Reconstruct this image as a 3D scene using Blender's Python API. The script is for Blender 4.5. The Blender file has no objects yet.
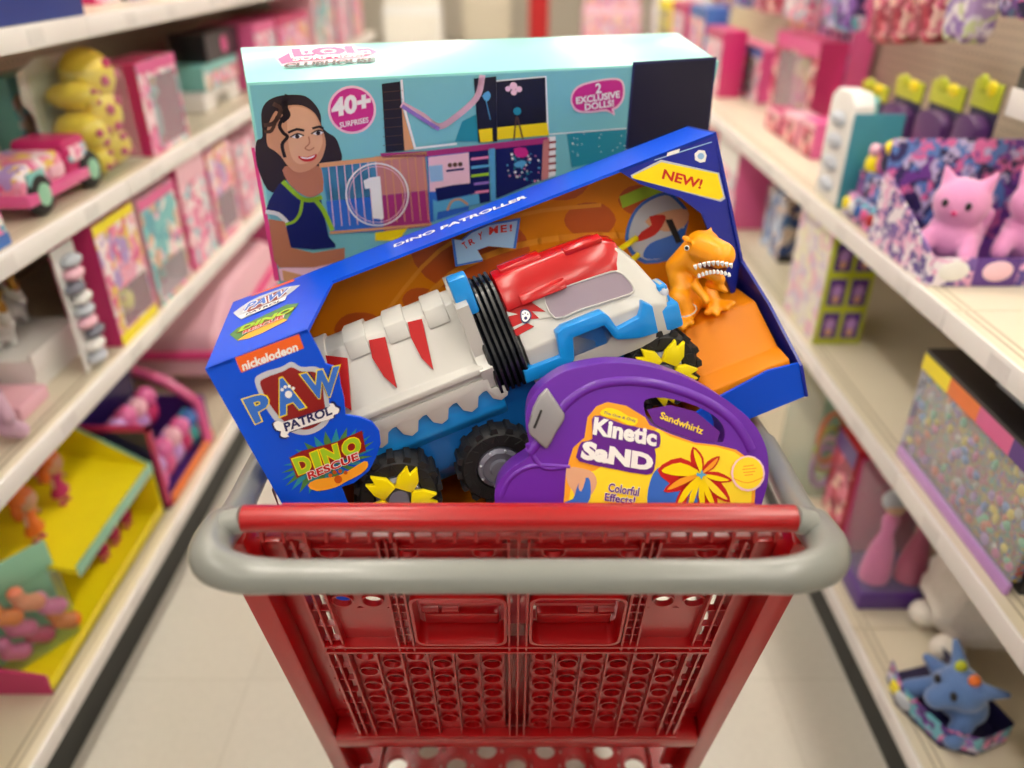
import bpy, bmesh, math, random
from mathutils import Vector, Matrix, noise
from mathutils.geometry import tessellate_polygon

SC = bpy.context.scene
COL = SC.collection
R = random.Random(7)

# ------------------------------------------------------------------ camera numbers (metres, z up, aisle runs along +y)
FPX = 770.0
CAM_H = 1.48
PITCH = math.atan(436 / 770)
CP, SP = math.cos(PITCH), math.sin(PITCH)
CAM = Vector((0, 0, CAM_H))
FW, UP, RT = Vector((0, CP, -SP)), Vector((0, SP, CP)), Vector((1, 0, 0))


def ray(px, py):
    return FW + RT * ((px - 512) / FPX) - UP * ((py - 384) / FPX)


def proj(p):
    d = Vector(p) - CAM
    z = d.dot(FW)
    return 512 + FPX * d.dot(RT) / z, 384 - FPX * d.dot(UP) / z


def at_z(px, py, z):
    r = ray(px, py)
    return CAM + r * ((z - CAM_H) / r.z)


def at_y(px, py, y):
    r = ray(px, py)
    return CAM + r * (y / r.y)


def y_from(px, x, z):
    """aisle distance of a point on the vertical plane x whose picture column is px"""
    zc = x * FPX / (px - 512)
    return (zc - (CAM_H - z) * SP) / CP


def z_from(py, y):
    v = (py - 384) / FPX
    return CAM_H - y * (SP + v * CP) / (CP - v * SP)


def Z(ox, oy, s):
    """points read in an enlarged crop -> frame pixels"""
    return lambda *pts: [(ox + x * s, oy + y * s) for x, y in pts]


# ------------------------------------------------------------------ materials
def lin(c):
    out = []
    for v in c:
        v = v / 255
        out.append(v / 12.92 if v <= .04045 else ((v + .055) / 1.055) ** 2.4)
    return tuple(out) + (1,)


MATS = {}


def mat(name, rgb, rough=.5, metal=0., coat=0., var=.05, scale=30, bump=0., spec=.5, trans=0., alpha=1., emit=None, sheen=0.):
    if name in MATS:
        return MATS[name]
    m = bpy.data.materials.new(name)
    m.use_nodes = True
    nt = m.node_tree
    b = nt.nodes['Principled BSDF']
    col = lin(rgb)
    if var > 0:
        tc = nt.nodes.new('ShaderNodeTexCoord')
        n = nt.nodes.new('ShaderNodeTexNoise')
        n.inputs['Scale'].default_value = scale
        n.inputs['Detail'].default_value = 3
        nt.links.new(tc.outputs['Object'], n.inputs['Vector'])
        mx = nt.nodes.new('ShaderNodeMix')
        mx.data_type = 'RGBA'
        mx.inputs[6].default_value = tuple(max(0, c * (1 - var)) for c in col[:3]) + (1,)
        mx.inputs[7].default_value = tuple(min(1, c * (1 + var)) for c in col[:3]) + (1,)
        nt.links.new(n.outputs['Fac'], mx.inputs[0])
        nt.links.new(mx.outputs[2], b.inputs['Base Color'])
        if bump > 0:
            bp = nt.nodes.new('ShaderNodeBump')
            bp.inputs['Strength'].default_value = bump
            bp.inputs['Distance'].default_value = .002
            nt.links.new(n.outputs['Fac'], bp.inputs['Height'])
            nt.links.new(bp.outputs['Normal'], b.inputs['Normal'])
    else:
        b.inputs['Base Color'].default_value = col
    b.inputs['Roughness'].default_value = rough
    b.inputs['Metallic'].default_value = metal
    b.inputs['Coat Weight'].default_value = coat
    b.inputs['Coat Roughness'].default_value = .12
    b.inputs['Specular IOR Level'].default_value = spec
    b.inputs['Transmission Weight'].default_value = trans
    b.inputs['Alpha'].default_value = alpha
    b.inputs['Sheen Weight'].default_value = sheen
    if emit:
        b.inputs['Emission Color'].default_value = lin(rgb)
        b.inputs['Emission Strength'].default_value = emit
    MATS[name] = m
    return m


def art(name, palette, scale=14, rough=.4, coat=.2, stretch=(1, 1, 1)):
    """printed packaging artwork: irregular patches of the print's own inks"""
    if name in MATS:
        return MATS[name]
    m = bpy.data.materials.new(name)
    m.use_nodes = True
    nt = m.node_tree
    b = nt.nodes['Principled BSDF']
    tc = nt.nodes.new('ShaderNodeTexCoord')
    mp = nt.nodes.new('ShaderNodeMapping')
    mp.inputs['Scale'].default_value = stretch
    mp.inputs['Location'].default_value = (R.random() * 9, R.random() * 9, R.random() * 9)
    nz = nt.nodes.new('ShaderNodeTexNoise')
    scale *= 1.6
    nz.inputs['Scale'].default_value = scale * .7
    ad = nt.nodes.new('ShaderNodeMixRGB')
    ad.blend_type = 'ADD'
    ad.inputs[0].default_value = .08
    v = nt.nodes.new('ShaderNodeTexVoronoi')
    v.inputs['Scale'].default_value = scale
    sp = nt.nodes.new('ShaderNodeSeparateColor')
    cr = nt.nodes.new('ShaderNodeValToRGB')
    cr.color_ramp.interpolation = 'CONSTANT'
    el = cr.color_ramp.elements
    while len(el) < len(palette):
        el.new(.5)
    for i, c in enumerate(palette):
        el[i].position = i / len(palette)
        el[i].color = lin(c)
    nt.links.new(tc.outputs['Object'], mp.inputs['Vector'])
    nt.links.new(mp.outputs['Vector'], nz.inputs['Vector'])
    nt.links.new(mp.outputs['Vector'], ad.inputs[1])
    nt.links.new(nz.outputs['Color'], ad.inputs[2])
    nt.links.new(ad.outputs[0], v.inputs['Vector'])
    nt.links.new(v.outputs['Color'], sp.inputs['Color'])
    nt.links.new(sp.outputs[0], cr.inputs['Fac'])
    nt.links.new(cr.outputs['Color'], b.inputs['Base Color'])
    b.inputs['Roughness'].default_value = rough
    b.inputs['Coat Weight'].default_value = coat
    MATS[name] = m
    return m


def clear(name, rgb=(235, 240, 245), a=.16, rough=.08):
    """thin clear packaging plastic"""
    if name in MATS:
        return MATS[name]
    m = bpy.data.materials.new(name)
    m.use_nodes = True
    nt = m.node_tree
    nt.nodes.remove(nt.nodes['Principled BSDF'])
    out = nt.nodes['Material Output']
    t = nt.nodes.new('ShaderNodeBsdfTransparent')
    t.inputs['Color'].default_value = lin(tuple(min(255, c + 12) for c in rgb))
    g = nt.nodes.new('ShaderNodeBsdfPrincipled')
    g.inputs['Base Color'].default_value = lin(rgb)
    g.inputs['Roughness'].default_value = rough
    mx = nt.nodes.new('ShaderNodeMixShader')
    lw = nt.nodes.new('ShaderNodeLayerWeight')
    lw.inputs['Blend'].default_value = .25
    ma = nt.nodes.new('ShaderNodeMath')
    ma.operation = 'MULTIPLY_ADD'
    ma.inputs[1].default_value = .2
    ma.inputs[2].default_value = a
    ma.use_clamp = True
    nt.links.new(lw.outputs['Facing'], ma.inputs[0])
    nt.links.new(ma.outputs[0], mx.inputs['Fac'])
    nt.links.new(t.outputs[0], mx.inputs[1])
    nt.links.new(g.outputs[0], mx.inputs[2])
    nt.links.new(mx.outputs[0], out.inputs['Surface'])
    MATS[name] = m
    return m


# ------------------------------------------------------------------ mesh building
def spline(pts, n=6, closed=False):
    pts = [Vector(p) for p in pts]
    out = []
    N = len(pts)
    rng = N if closed else N - 1
    for i in range(rng):
        if closed:
            p0, p1, p2, p3 = pts[(i - 1) % N], pts[i], pts[(i + 1) % N], pts[(i + 2) % N]
        else:
            p0, p1, p2, p3 = pts[max(i - 1, 0)], pts[i], pts[i + 1], pts[min(i + 2, N - 1)]
        for k in range(n):
            t = k / n
            out.append(.5 * ((2 * p1) + (p2 - p0) * t + (2 * p0 - 5 * p1 + 4 * p2 - p3) * t * t + (3 * p1 - p0 - 3 * p2 + p3) * t ** 3))
    if not closed:
        out.append(pts[-1])
    return out


class MB:
    def __init__(s):
        s.v, s.f, s.m, s.mats = [], [], [], []

    def mi(s, m):
        if m not in s.mats:
            s.mats.append(m)
        return s.mats.index(m)

    def face(s, pts, m):
        i = len(s.v)
        s.v += [Vector(p) for p in pts]
        s.f.append(list(range(i, i + len(pts))))
        s.m.append(s.mi(m))

    def box(s, a, b, m, M=None):
        x0, y0, z0 = a
        x1, y1, z1 = b
        p = [Vector(q) for q in ((x0, y0, z0), (x1, y0, z0), (x1, y1, z0), (x0, y1, z0), (x0, y0, z1), (x1, y0, z1), (x1, y1, z1), (x0, y1, z1))]
        if M:
            p = [M @ q for q in p]
        i = len(s.v)
        s.v += p
        k = s.mi(m)
        for q in ((3, 2, 1, 0), (4, 5, 6, 7), (0, 1, 5, 4), (1, 2, 6, 5), (2, 3, 7, 6), (3, 0, 4, 7)):
            s.f.append([i + j for j in q])
            s.m.append(k)
        return s

    def prism(s, poly, fm, d0, d1, m, m_side=None):
        """a 2-D outline given depth; fm(a, b, d) -> point"""
        n = len(poly)
        i = len(s.v)
        s.v += [Vector(fm(a, b, d0)) for a, b in poly] + [Vector(fm(a, b, d1)) for a, b in poly]
        k = s.mi(m)
        ks = s.mi(m_side or m)
        s.f.append([i + j for j in range(n)][::-1])
        s.f.append([i + n + j for j in range(n)])
        s.m += [k, k]
        for j in range(n):
            q = (j + 1) % n
            s.f.append([i + j, i + q, i + n + q, i + n + j])
            s.m.append(ks)
        return s

    def loft(s, rings, m, caps=True, closed=True):
        i = len(s.v)
        n = len(rings[0])
        k = s.mi(m)
        for r in rings:
            s.v += [Vector(p) for p in r]
        for a in range(len(rings) - 1):
            for j in range(n if closed else n - 1):
                q = (j + 1) % n
                s.f.append([i + a * n + j, i + a * n + q, i + (a + 1) * n + q, i + (a + 1) * n + j])
                s.m.append(k)
        if caps:
            s.f.append([i + j for j in range(n)][::-1])
            e = i + (len(rings) - 1) * n
            s.f.append([e + j for j in range(n)])
            s.m += [k, k]
        return s

    def tube(s, path, r, m, seg=10, caps=True, closed=False):
        path = [Vector(p) for p in path]
        N = len(path)
        rings = []
        prev = None
        for i, p in enumerate(path):
            a = path[(i - 1) % N] if closed else path[max(i - 1, 0)]
            b = path[(i + 1) % N] if closed else path[min(i + 1, N - 1)]
            t = (b - a).normalized()
            if prev is None:
                u = t.cross(Vector((0, 0, 1)))
                if u.length < .1:
                    u = t.cross(Vector((1, 0, 0)))
                u.normalize()
            else:
                u = (prev - t * prev.dot(t)).normalized()
            prev = u
            w = t.cross(u)
            rr = r[i] if isinstance(r, (list, tuple)) else r
            rings.append([p + (u * math.cos(2 * math.pi * k / seg) + w * math.sin(2 * math.pi * k / seg)) * rr for k in range(seg)])
        if closed:
            rings.append(rings[0])
            caps = False
        return s.loft(rings, m, caps)

    def lathe(s, prof, M, m, seg=24):
        """prof: (radius, height) along local z of M"""
        rings = [[M @ Vector((max(r, 1e-5) * math.cos(2 * math.pi * k / seg), max(r, 1e-5) * math.sin(2 * math.pi * k / seg), h)) for k in range(seg)] for r, h in prof]
        return s.loft(rings, m, True)

    def ell(s, c, r, m, rot=None, seg=14, rg=9):
        c = Vector(c)
        if not isinstance(r, (tuple, list)):
            r = (r, r, r)
        M = rot or Matrix.Identity(3)
        rings = []
        for i in range(rg + 1):
            a = math.pi * i / rg
            ra = max(math.sin(a), 1e-3)
            rings.append([c + M @ Vector((r[0] * ra * math.cos(2 * math.pi * k / seg), r[1] * ra * math.sin(2 * math.pi * k / seg), r[2] * math.cos(a))) for k in range(seg)])
        return s.loft(rings, m, True)

    def build(s, name, parent=None, off=None, bevel=0., segs=2, smooth=38, remesh=0., subdiv=0):
        off = Vector(off) if off else Vector((0, 0, 0))
        me = bpy.data.meshes.new(name)
        me.from_pydata([tuple(p - off) for p in s.v], [], s.f)
        for m in s.mats:
            me.materials.append(m)
        for p, k in zip(me.polygons, s.m):
            p.material_index = k
        bm = bmesh.new()
        bm.from_mesh(me)
        if bevel > 0:
            bmesh.ops.remove_doubles(bm, verts=bm.verts, dist=1e-6)
            bmesh.ops.recalc_face_normals(bm, faces=bm.faces)
            ed = [e for e in bm.edges if len(e.link_faces) == 2 and e.calc_face_angle(0) > .6]
            bmesh.ops.bevel(bm, geom=ed, offset=bevel, segments=segs, profile=.5, affect='EDGES', clamp_overlap=True)
        else:
            bmesh.ops.recalc_face_normals(bm, faces=bm.faces)
        bm.to_mesh(me)
        bm.free()
        o = bpy.data.objects.new(name, me)
        COL.objects.link(o)
        if remesh:
            md = o.modifiers.new('r', 'REMESH')
            md.mode = 'VOXEL'
            md.voxel_size = remesh
            sm = o.modifiers.new('s', 'SMOOTH')
            sm.factor = .6
            sm.iterations = 6
            dg = bpy.context.evaluated_depsgraph_get()
            me2 = bpy.data.meshes.new_from_object(o.evaluated_get(dg))
            o.modifiers.clear()
            o.data = me2
            me = me2
            if not me.materials:
                for m in s.mats:
                    me.materials.append(m)
            smooth = 180
        for p in me.polygons:
            p.use_smooth = True
        if smooth < 180:
            me.set_sharp_from_angle(angle=math.radians(smooth))
        if parent:
            o.parent = parent
        return o


def empty(name, loc=(0, 0, 0), rz=0., M=None):
    o = bpy.data.objects.new(name, None)
    COL.objects.link(o)
    o.empty_display_size = .05
    if M is not None:
        o.matrix_world = M
    else:
        o.location = loc
        o.rotation_euler = (0, 0, rz)
    return o


def tag(o, label=None, cat=None, group=None, kind=None):
    if label:
        o['label'] = label
    if cat:
        o['category'] = cat
    if group:
        o['group'] = group
    if kind:
        o['kind'] = kind
    return o


# ------------------------------------------------------------------ flat prints on a face
TXT = {}


def text_tris(s, bold):
    k = (s, bold)
    if k not in TXT:
        cu = bpy.data.curves.new('t', 'FONT')
        cu.body = s
        cu.offset = bold
        cu.fill_mode = 'FRONT'
        cu.resolution_u = 3
        ob = bpy.data.objects.new('t', cu)
        COL.objects.link(ob)
        me = bpy.data.meshes.new_from_object(ob)
        v = [(p.co.x, p.co.y) for p in me.vertices]
        f = [list(p.vertices) for p in me.polygons]
        bpy.data.objects.remove(ob)
        bpy.data.meshes.remove(me)
        bpy.data.curves.remove(cu)
        TXT[k] = (v, f)
    return TXT[k]


class Face:
    """a plane of a thing, in the thing's own coordinates"""

    def __init__(s, M, o, ex, ey, n=None):
        s.M, s.o = M, Vector(o)
        s.ex = Vector(ex).normalized()
        ey = Vector(ey)
        s.ey = (ey - s.ex * ey.dot(s.ex)).normalized()
        s.n = s.ex.cross(s.ey)
        s.Mi = M.inverted()
        if s.n.dot(s.Mi @ CAM - s.o) < 0:
            s.n = -s.n

    def pt(s, a, b, d=0.):
        return s.o + s.ex * a + s.ey * b + s.n * d

    def uv(s, px, py):
        c = s.Mi @ CAM
        r = (s.Mi.to_3x3() @ ray(px, py))
        t = (s.o - c).dot(s.n) / r.dot(s.n)
        q = c + r * t - s.o
        return q.dot(s.ex), q.dot(s.ey)

    def uvs(s, pts):
        return [s.uv(*p) for p in pts]


class Print:
    def __init__(s, face, step=.0003):
        s.fc, s.mb, s.step = face, MB(), step

    def raw(s, ab, m, L=1):
        d = s.step * L
        if getattr(s, 'clip', None) is not None:
            ab = [(a, min(b, s.clip)) for a, b in ab]
        pts = [Vector((a, b, 0)) for a, b in ab]
        for t in tessellate_polygon([pts]):
            s.mb.face([s.fc.pt(pts[i].x, pts[i].y, d) for i in t], m)

    def poly(s, px, m, L=1, smooth=0):
        ab = s.fc.uvs(px)
        if smooth:
            ab = [(p.x, p.y) for p in spline([(a, b, 0) for a, b in ab], smooth, True)]
        s.raw(ab, m, L)

    def line(s, px, w, m, L=1, smooth=0, closed=False):
        ab = s.fc.uvs(px)
        if smooth:
            ab = [(p.x, p.y) for p in spline([(a, b, 0) for a, b in ab], smooth, closed)]
            if closed:
                ab.append(ab[0])
        for (a0, b0), (a1, b1) in zip(ab, ab[1:]):
            dx, dy = a1 - a0, b1 - b0
            l = math.hypot(dx, dy) or 1
            nx, ny = -dy / l * w / 2, dx / l * w / 2
            ex, ey = dx / l * w * .3, dy / l * w * .3
            s.raw([(a0 + nx - ex, b0 + ny - ey), (a1 + nx + ex, b1 + ny + ey), (a1 - nx + ex, b1 - ny + ey), (a0 - nx - ex, b0 - ny - ey)], m, L)

    def disc(s, px, rx, m, L=1, ry=None, n=28, ring=None):
        """circle traced by centre and picture radius, true ellipse on the face"""
        ry = ry or rx
        pts = [(px[0] + rx * math.cos(2 * math.pi * k / n), px[1] + ry * math.sin(2 * math.pi * k / n)) for k in range(n)]
        if ring:
            s.line(pts + pts[:1], ring, m, L)
        else:
            s.poly(pts, m, L)

    def text(s, body, bl, br, tl, m, L=2, bold=.015, bend=0., grow=None, tr=None):
        """lettering fitted to the quad bl-br-tl(-tr) in picture points"""
        v0, _ = text_tris(body, bold)
        x0, x1 = min(p[0] for p in v0), max(p[0] for p in v0)
        y0, y1 = min(p[1] for p in v0), max(p[1] for p in v0)
        A, B, C = (Vector(s.fc.uv(*p)) for p in (bl, br, tl))
        D = Vector(s.fc.uv(*tr)) if tr else B + C - A
        for g, mm, l in ([(grow[0], grow[1], L - 1)] if grow else []) + [(bold, m, L)]:
            v, f = text_tris(body, g)
            for t in f:
                pts = []
                for i in t:
                    x = (v[i][0] - x0) / (x1 - x0)
                    y = (v[i][1] - y0) / (y1 - y0) + bend * 4 * x * (1 - x)
                    q = (A * (1 - x) + B * x) * (1 - y) + (C * (1 - x) + D * x) * y
                    pts.append(s.fc.pt(q.x, q.y, s.step * l))
                s.mb.face(pts, mm)

    def build(s, name, parent):
        return s.mb.build(name, parent, smooth=180)
# ================================================================== materials
RED = mat('cart_red_plastic', (156, 5, 11), .3, coat=.15, var=.06, scale=12)
GREY = mat('handle_grey_plastic', (124, 126, 122), .28, coat=.2, var=.03)
DARK = mat('black_rubber', (26, 26, 28), .6)
STEEL = mat('caster_steel', (150, 150, 150), .35, metal=1)
BLUE = mat('carton_royal_blue', (0, 78, 220), .34, coat=.05, var=.03, spec=.35)
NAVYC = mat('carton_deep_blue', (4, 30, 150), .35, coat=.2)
ORANGE = mat('inner_orange_card', (226, 132, 0), .45, coat=.0, spec=.3, var=.12, scale=9)
ORANGE2 = mat('ink_burnt_orange', (196, 84, 10), .45)
ORANGE3 = mat('ink_light_orange', (236, 150, 32), .45)
CARD = mat('raw_card_edge', (190, 175, 150), .8)
WHT = mat('ink_white', (240, 240, 240), .45)
SILV = mat('ink_silver', (190, 196, 208), .4)
YEL = mat('ink_yellow', (250, 222, 10), .4)
INKRED = mat('ink_red', (196, 30, 28), .4)
DKRED = mat('ink_dark_red', (140, 24, 22), .4)
INKBLUE = mat('ink_mid_blue', (52, 110, 205), .4)
SKYB = mat('ink_pale_blue', (150, 190, 230), .4)
INKNAVY = mat('ink_navy', (22, 30, 92), .4)
BLK = mat('ink_black', (22, 20, 24), .4)
INKOR = mat('ink_orange', (236, 98, 24), .4)
LIME = mat('ink_lime', (160, 205, 40), .4)
GRN = mat('ink_leaf_green', (72, 128, 66), .4)
TEAL = mat('carton_aqua', (146, 216, 212), .32, coat=.15, var=.03)
TEALF = mat('carton_aqua_front', (122, 194, 202), .38, coat=.2, var=.03)
TEALD = mat('ink_dark_teal', (36, 140, 160), .4)
MAG = mat('ink_magenta', (206, 44, 140), .4)
HOTP = mat('ink_hot_pink', (232, 70, 140), .4)
PINK = mat('ink_pink', (236, 140, 180), .4)
LPINK = mat('ink_light_pink', (244, 200, 216), .4)
LILAC = mat('ink_lilac', (150, 120, 200), .4)
SKIN = mat('ink_skin', (206, 148, 112), .45)
SKIN2 = mat('ink_skin_light', (222, 170, 134), .45)
SKIN3 = mat('ink_skin_warm', (182, 116, 84), .45)
HAIR = mat('ink_hair_brown', (40, 26, 24), .5)
HAIR2 = mat('ink_hair_highlight', (92, 62, 46), .5)
PEACH = mat('ink_peach', (220, 160, 110), .45)
SALM = mat('ink_salmon', (204, 132, 128), .45)
PLUM = mat('ink_plum', (170, 50, 120), .45)
CYAN = mat('ink_cyan', (90, 170, 215), .45)
GREYP = mat('truck_grey_plastic', (186, 185, 181), .35, coat=.1, var=.03)
GREYP2 = mat('truck_roof_grey_plastic', (176, 176, 172), .4, var=.03)
TRED = mat('truck_red_plastic', (180, 8, 16), .26, coat=.2, var=.04)
FANG = mat('fang_red_plastic', (170, 8, 14), .5, var=.03, spec=.3)
TBLUE = mat('truck_blue_plastic', (18, 140, 222), .3, coat=.35, var=.03)
TBLUE2 = mat('truck_chassis_blue_plastic', (10, 100, 178), .35, coat=.2)
BELL = mat('black_bellows_plastic', (16, 18, 24), .25, coat=.3)
SMOKE = clear('smoked_window_plastic', (214, 204, 214), .3, .1)
HUB = mat('wheel_hub_grey', (120, 122, 138), .4, metal=.2)
YPL = mat('yellow_claw_plastic', (246, 226, 10), .3, coat=.3)
DINO = mat('dinosaur_orange_vinyl', (255, 160, 10), .35, coat=.1, var=.06, scale=40)
DINO2 = mat('dinosaur_back_stripe', (150, 66, 10), .5)
PURP = mat('purple_case_plastic', (100, 36, 162), .36, coat=.1, var=.04, scale=50, bump=.05)
PURP2 = mat('ink_purple', (96, 30, 140), .4)
LATCH = mat('silver_latch_plastic', (150, 148, 152), .35, metal=.3)
LABY = mat('label_yellow', (255, 222, 48), .4)
LABO = mat('label_orange', (246, 166, 40), .4)

# ================================================================== shopping cart
CX = .0065
cart = empty('shopping_cart', (CX, 1.0, 0))
tag(cart, 'red plastic shopping cart with grey looped push handle in the aisle', 'shopping cart')
CO = Vector((CX, 1.0, 0))


def cb(mb, name, **k):
    return mb.build(name, cart, CO, **k)


def rimz(y):
    return 1.0 - .2 * (y - .56)


# handle: one grey tube that loops from rim to rim
hp = [(-.301, .78, .954), (-.293, .70, .969), (-.2815, .61, .990), (-.279, .557, 1.006), (-.274, .522, 1.016), (-.261, .498, 1.021), (-.235, .485, 1.022), (-.2, .482, 1.022), (-.1, .482, 1.022)]
path = [Vector((CX + x, y, z)) for x, y, z in hp] + [Vector((CX - x, y, z)) for x, y, z in hp[::-1]]
mb = MB()
sp = spline(path, 6)
mb.tube(sp, [.0146 + (.0035 if p.y < .58 else 0) * max(0, min(1, (abs(p.x - CX) - .2) / .06)) for p in sp], GREY, seg=20)
handle = cb(mb, 'push_handle')
# red bar between the handle arms with grey sockets
mb = MB()
mb.tube([(CX - .2515, .551, 1.027), (CX + .2515, .551, 1.027)], .0125, RED, seg=20)
for k in range(25):
    x = CX - .236 + k * .472 / 24
    mb.box((x - .0014, .544, 1.004), (x + .0014, .557, 1.016), RED)
mb.box((CX - .243, .548, 1.005), (CX + .243, .558, 1.008), RED)
cb(mb, 'grip_bar')
for s in (-1, 1):
    mb = MB()
    mb.tube([(CX + s * .2505, .551, 1.027), (CX + s * .268, .552, 1.020)], [.0122, .0122], mat('socket_grey_plastic', (140, 142, 138), .35), seg=18)
    cb(mb, 'bar_socket')

# rear gate: lattice of ribs and rings on a backing sheet, leaning forward towards its foot
SL = .27
GF = Face(Matrix.Identity(4), (CX, .553, 1.03), (1, 0, 0), (0, SL, -1))   # b runs downwards, +d towards the shopper


def gbox(mb, a0, b0, a1, b1, d0, d1, m=RED):
    mb.prism([(a0, b0), (a1, b0), (a1, b1), (a0, b1)], GF.pt, d0, d1, m)


def gv(py):
    return GF.uv(512, py)[1]


B_TOP, B_UP, B_S0, B_S1, B_BAR, B_BOT = gv(533), gv(590), gv(602), gv(634), gv(643), gv(728)
HW = .222
lat = MB()


def rib(xt, xb, w=.0022, b0=None, b1=None, d=.010):
    b0 = B_TOP if b0 is None else b0
    b1 = B_BOT if b1 is None else b1
    lat.prism([(xt - w / 2, b0), (xt + w / 2, b0), (xb + w / 2, b1), (xb - w / 2, b1)], GF.pt, -.002, d, RED)


for s in (-1, 1):
    for xt in (.222, .212, .199):
        rib(s * xt, s * xt * .95, .003 if xt > .215 else .0022)
    rib(s * .1325, s * .1325, .0022, d=.011)
    rib(s * .116, s * .116, .0022, b1=B_BAR, d=.011)
    rib(s * .125, s * .125, .0016, b1=B_BAR)
    for xt in (.0095,):
        rib(s * xt, s * xt, .0022, d=.011)
    for xt in (.1032, .0739, .0446, .1618):
        rib(s * xt, s * xt, .0018, b0=B_BAR, d=.008)
    for k in range(15):
        b = B_TOP + (B_BOT - B_TOP) * k / 14
        gbox(lat, min(s * .199, s * .222) + s * (-.003) * k / 14, b - .0009, max(s * .199, s * .222) + s * (-.004) * k / 14, b + .0009, 0, .007)
    for k in range(7):
        b = B_UP + (B_BAR - B_UP) * k / 7
        gbox(lat, min(s * .116, s * .1335), b - .0009, max(s * .116, s * .1335), b + .0009, 0, .007)
rib(0, 0, .0022, d=.011)
for b in (B_BAR - .012, B_BAR, B_BOT):
    gbox(lat, -HW * .97, b - .0016, HW * .97, b + .0016, -.002, .012)
for b in (B_TOP + .018, B_TOP + .04):
    gbox(lat, -HW, b - .001, HW, b + .001, 0, .006)


def ring(a, b, r, d=.004, w=.0016):
    n = 18
    rings = []
    for (rr, dd) in ((r, -.003), (r, d), (r - w, d), (r - w, -.003)):
        rings.append([GF.pt(a + rr * math.cos(2 * math.pi * k / n), b + rr * math.sin(2 * math.pi * k / n), dd) for k in range(n)])
    lat.loft(rings + [rings[0]], RED, caps=False)


sheet = MB()


def holed(mb, fm, a0, a1, b0, b1, na, nb, r, d0, d1, m, n=12, stag=True, rim=None):
    """a sheet with round holes: every cell is a square with a hole of radius r"""
    da, db = (a1 - a0) / na, (b1 - b0) / nb
    for i in range(na):
        ca = a0 + da * (i + .5)
        sh = db * .5 if (stag and i % 2) else 0
        cells = []
        if sh:
            cells.append((b0, b0 + sh, False))
            cells += [(b0 + sh + db * j, b0 + sh + db * (j + 1), True) for j in range(nb - 1)]
            cells.append((b1 - db + sh, b1, False))
        else:
            cells = [(b0 + db * j, b0 + db * (j + 1), True) for j in range(nb)]
        for c0, c1, hole in cells:
            x0, x1 = ca - da / 2, ca + da / 2
            if not hole:
                for d in (d0, d1):
                    mb.face([fm(x0, c0, d), fm(x1, c0, d), fm(x1, c1, d), fm(x0, c1, d)], m)
                continue
            cm = (c0 + c1) / 2
            outer, inner = [], []
            for k in range(n * 2):
                t = math.pi * k / n
                c, s_ = math.cos(t), math.sin(t)
                q = max(abs(c) / (da / 2), abs(s_) / ((c1 - c0) / 2))
                outer.append((ca + c / q, cm + s_ / q))
                inner.append((ca + r * c, cm + r * s_))
            for k in range(n * 2):
                q = (k + 1) % (n * 2)
                for d in (d0, d1):
                    mb.face([fm(*outer[k], d), fm(*outer[q], d), fm(*inner[q], d), fm(*inner[k], d)], m)
                mb.face([fm(*inner[k], d0), fm(*inner[q], d0), fm(*inner[q], d1), fm(*inner[k], d1)], m)
            if rim:
                rim(ca, cm, r + .0014)


for s in (-1, 1):
    lo_, hi_ = sorted((s * .0153, s * .1911))
    holed(sheet, GF.pt, lo_, hi_, B_BAR + .004, B_BOT - .002, 6, 6, .0105, -.003, 0, RED, rim=ring)
    lo_, hi_ = sorted((s * .0153, s * .2))
    holed(sheet, GF.pt, lo_, hi_, B_TOP + .002, B_UP - .004, 5, 2, .0105, -.003, 0, RED, rim=ring)
    lo_, hi_ = sorted((s * .136, s * .2))
    holed(sheet, GF.pt, lo_, hi_, B_UP - .004, B_S0 + .012, 2, 1, .0105, -.003, 0, RED, stag=False, rim=ring)
    gbox(sheet, lo_, B_S0 + .012, hi_, B_BAR - .012, -.003, 0)
cb(lat, 'gate_lattice')
cb(sheet, 'gate_sheet')
seat = MB()
gbox(seat, -.215, B_BAR - .004, .215, B_BOT + .006, -.026, -.022)
gbox(seat, -.225, B_TOP - .012, .225, B_UP - .012, -.026, -.022)
for s in (-1, 1):
    for k in range(3):
        p = GF.pt(s * (.07 + .055 * k), B_TOP + .02 + .012 * (k % 2), -.022)
        seat.tube([p, p + GF.n * .016], [.008, .0065], RED, 14)
cb(seat, 'child_seat_panel')
# two leg openings with rounded frames, seat flap and hinge lugs seen inside
for s in (-1, 1):
    fr = MB()
    c = s * .0625
    w, r = .0505, .012
    b0, b1 = B_UP - .004, B_S1 + .004
    loop = []
    for cx_, cy_, a_ in ((c + w - r, b1 - r, 0), (c - w + r, b1 - r, 90), (c - w + r, b0 + r, 180), (c + w - r, b0 + r, 270)):
        for k in range(5):
            t = math.radians(a_ + k * 22.5)
            loop.append((cx_ + r * math.cos(t), cy_ + r * math.sin(t)))
    n = len(loop)
    rg = []
    for off_, dd in ((0, -.015), (0, .012), (.003, .012), (.003, -.015)):
        rg.append([GF.pt(c + (a - c) * (1 - off_ / w), (b0 + b1) / 2 + (b - (b0 + b1) / 2) * (1 - off_ / w), dd) for a, b in loop])
    fr.loft(rg + [rg[0]], RED, caps=False)
    cb(fr, 'leg_opening_frame')
    fl = MB()
    gbox(fl, c - .042, b1 - .026, c + .042, b1 - .004, -.03, -.012)
    cb(fl, 'seat_flap', bevel=.003)
    lug = MB()
    for a in (-.034, -.012):
        p, q = GF.pt(c - s * a - .009, b1 - .036, -.016), GF.pt(c - s * a + .009, b1 - .036, -.016)
        lug.tube([p, q], .0065, RED, seg=12)
    gbox(lug, c - .044, b1 - .05, c + .044, b1 - .045, -.03, -.012)
    cb(lug, 'flap_hinge')
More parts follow.
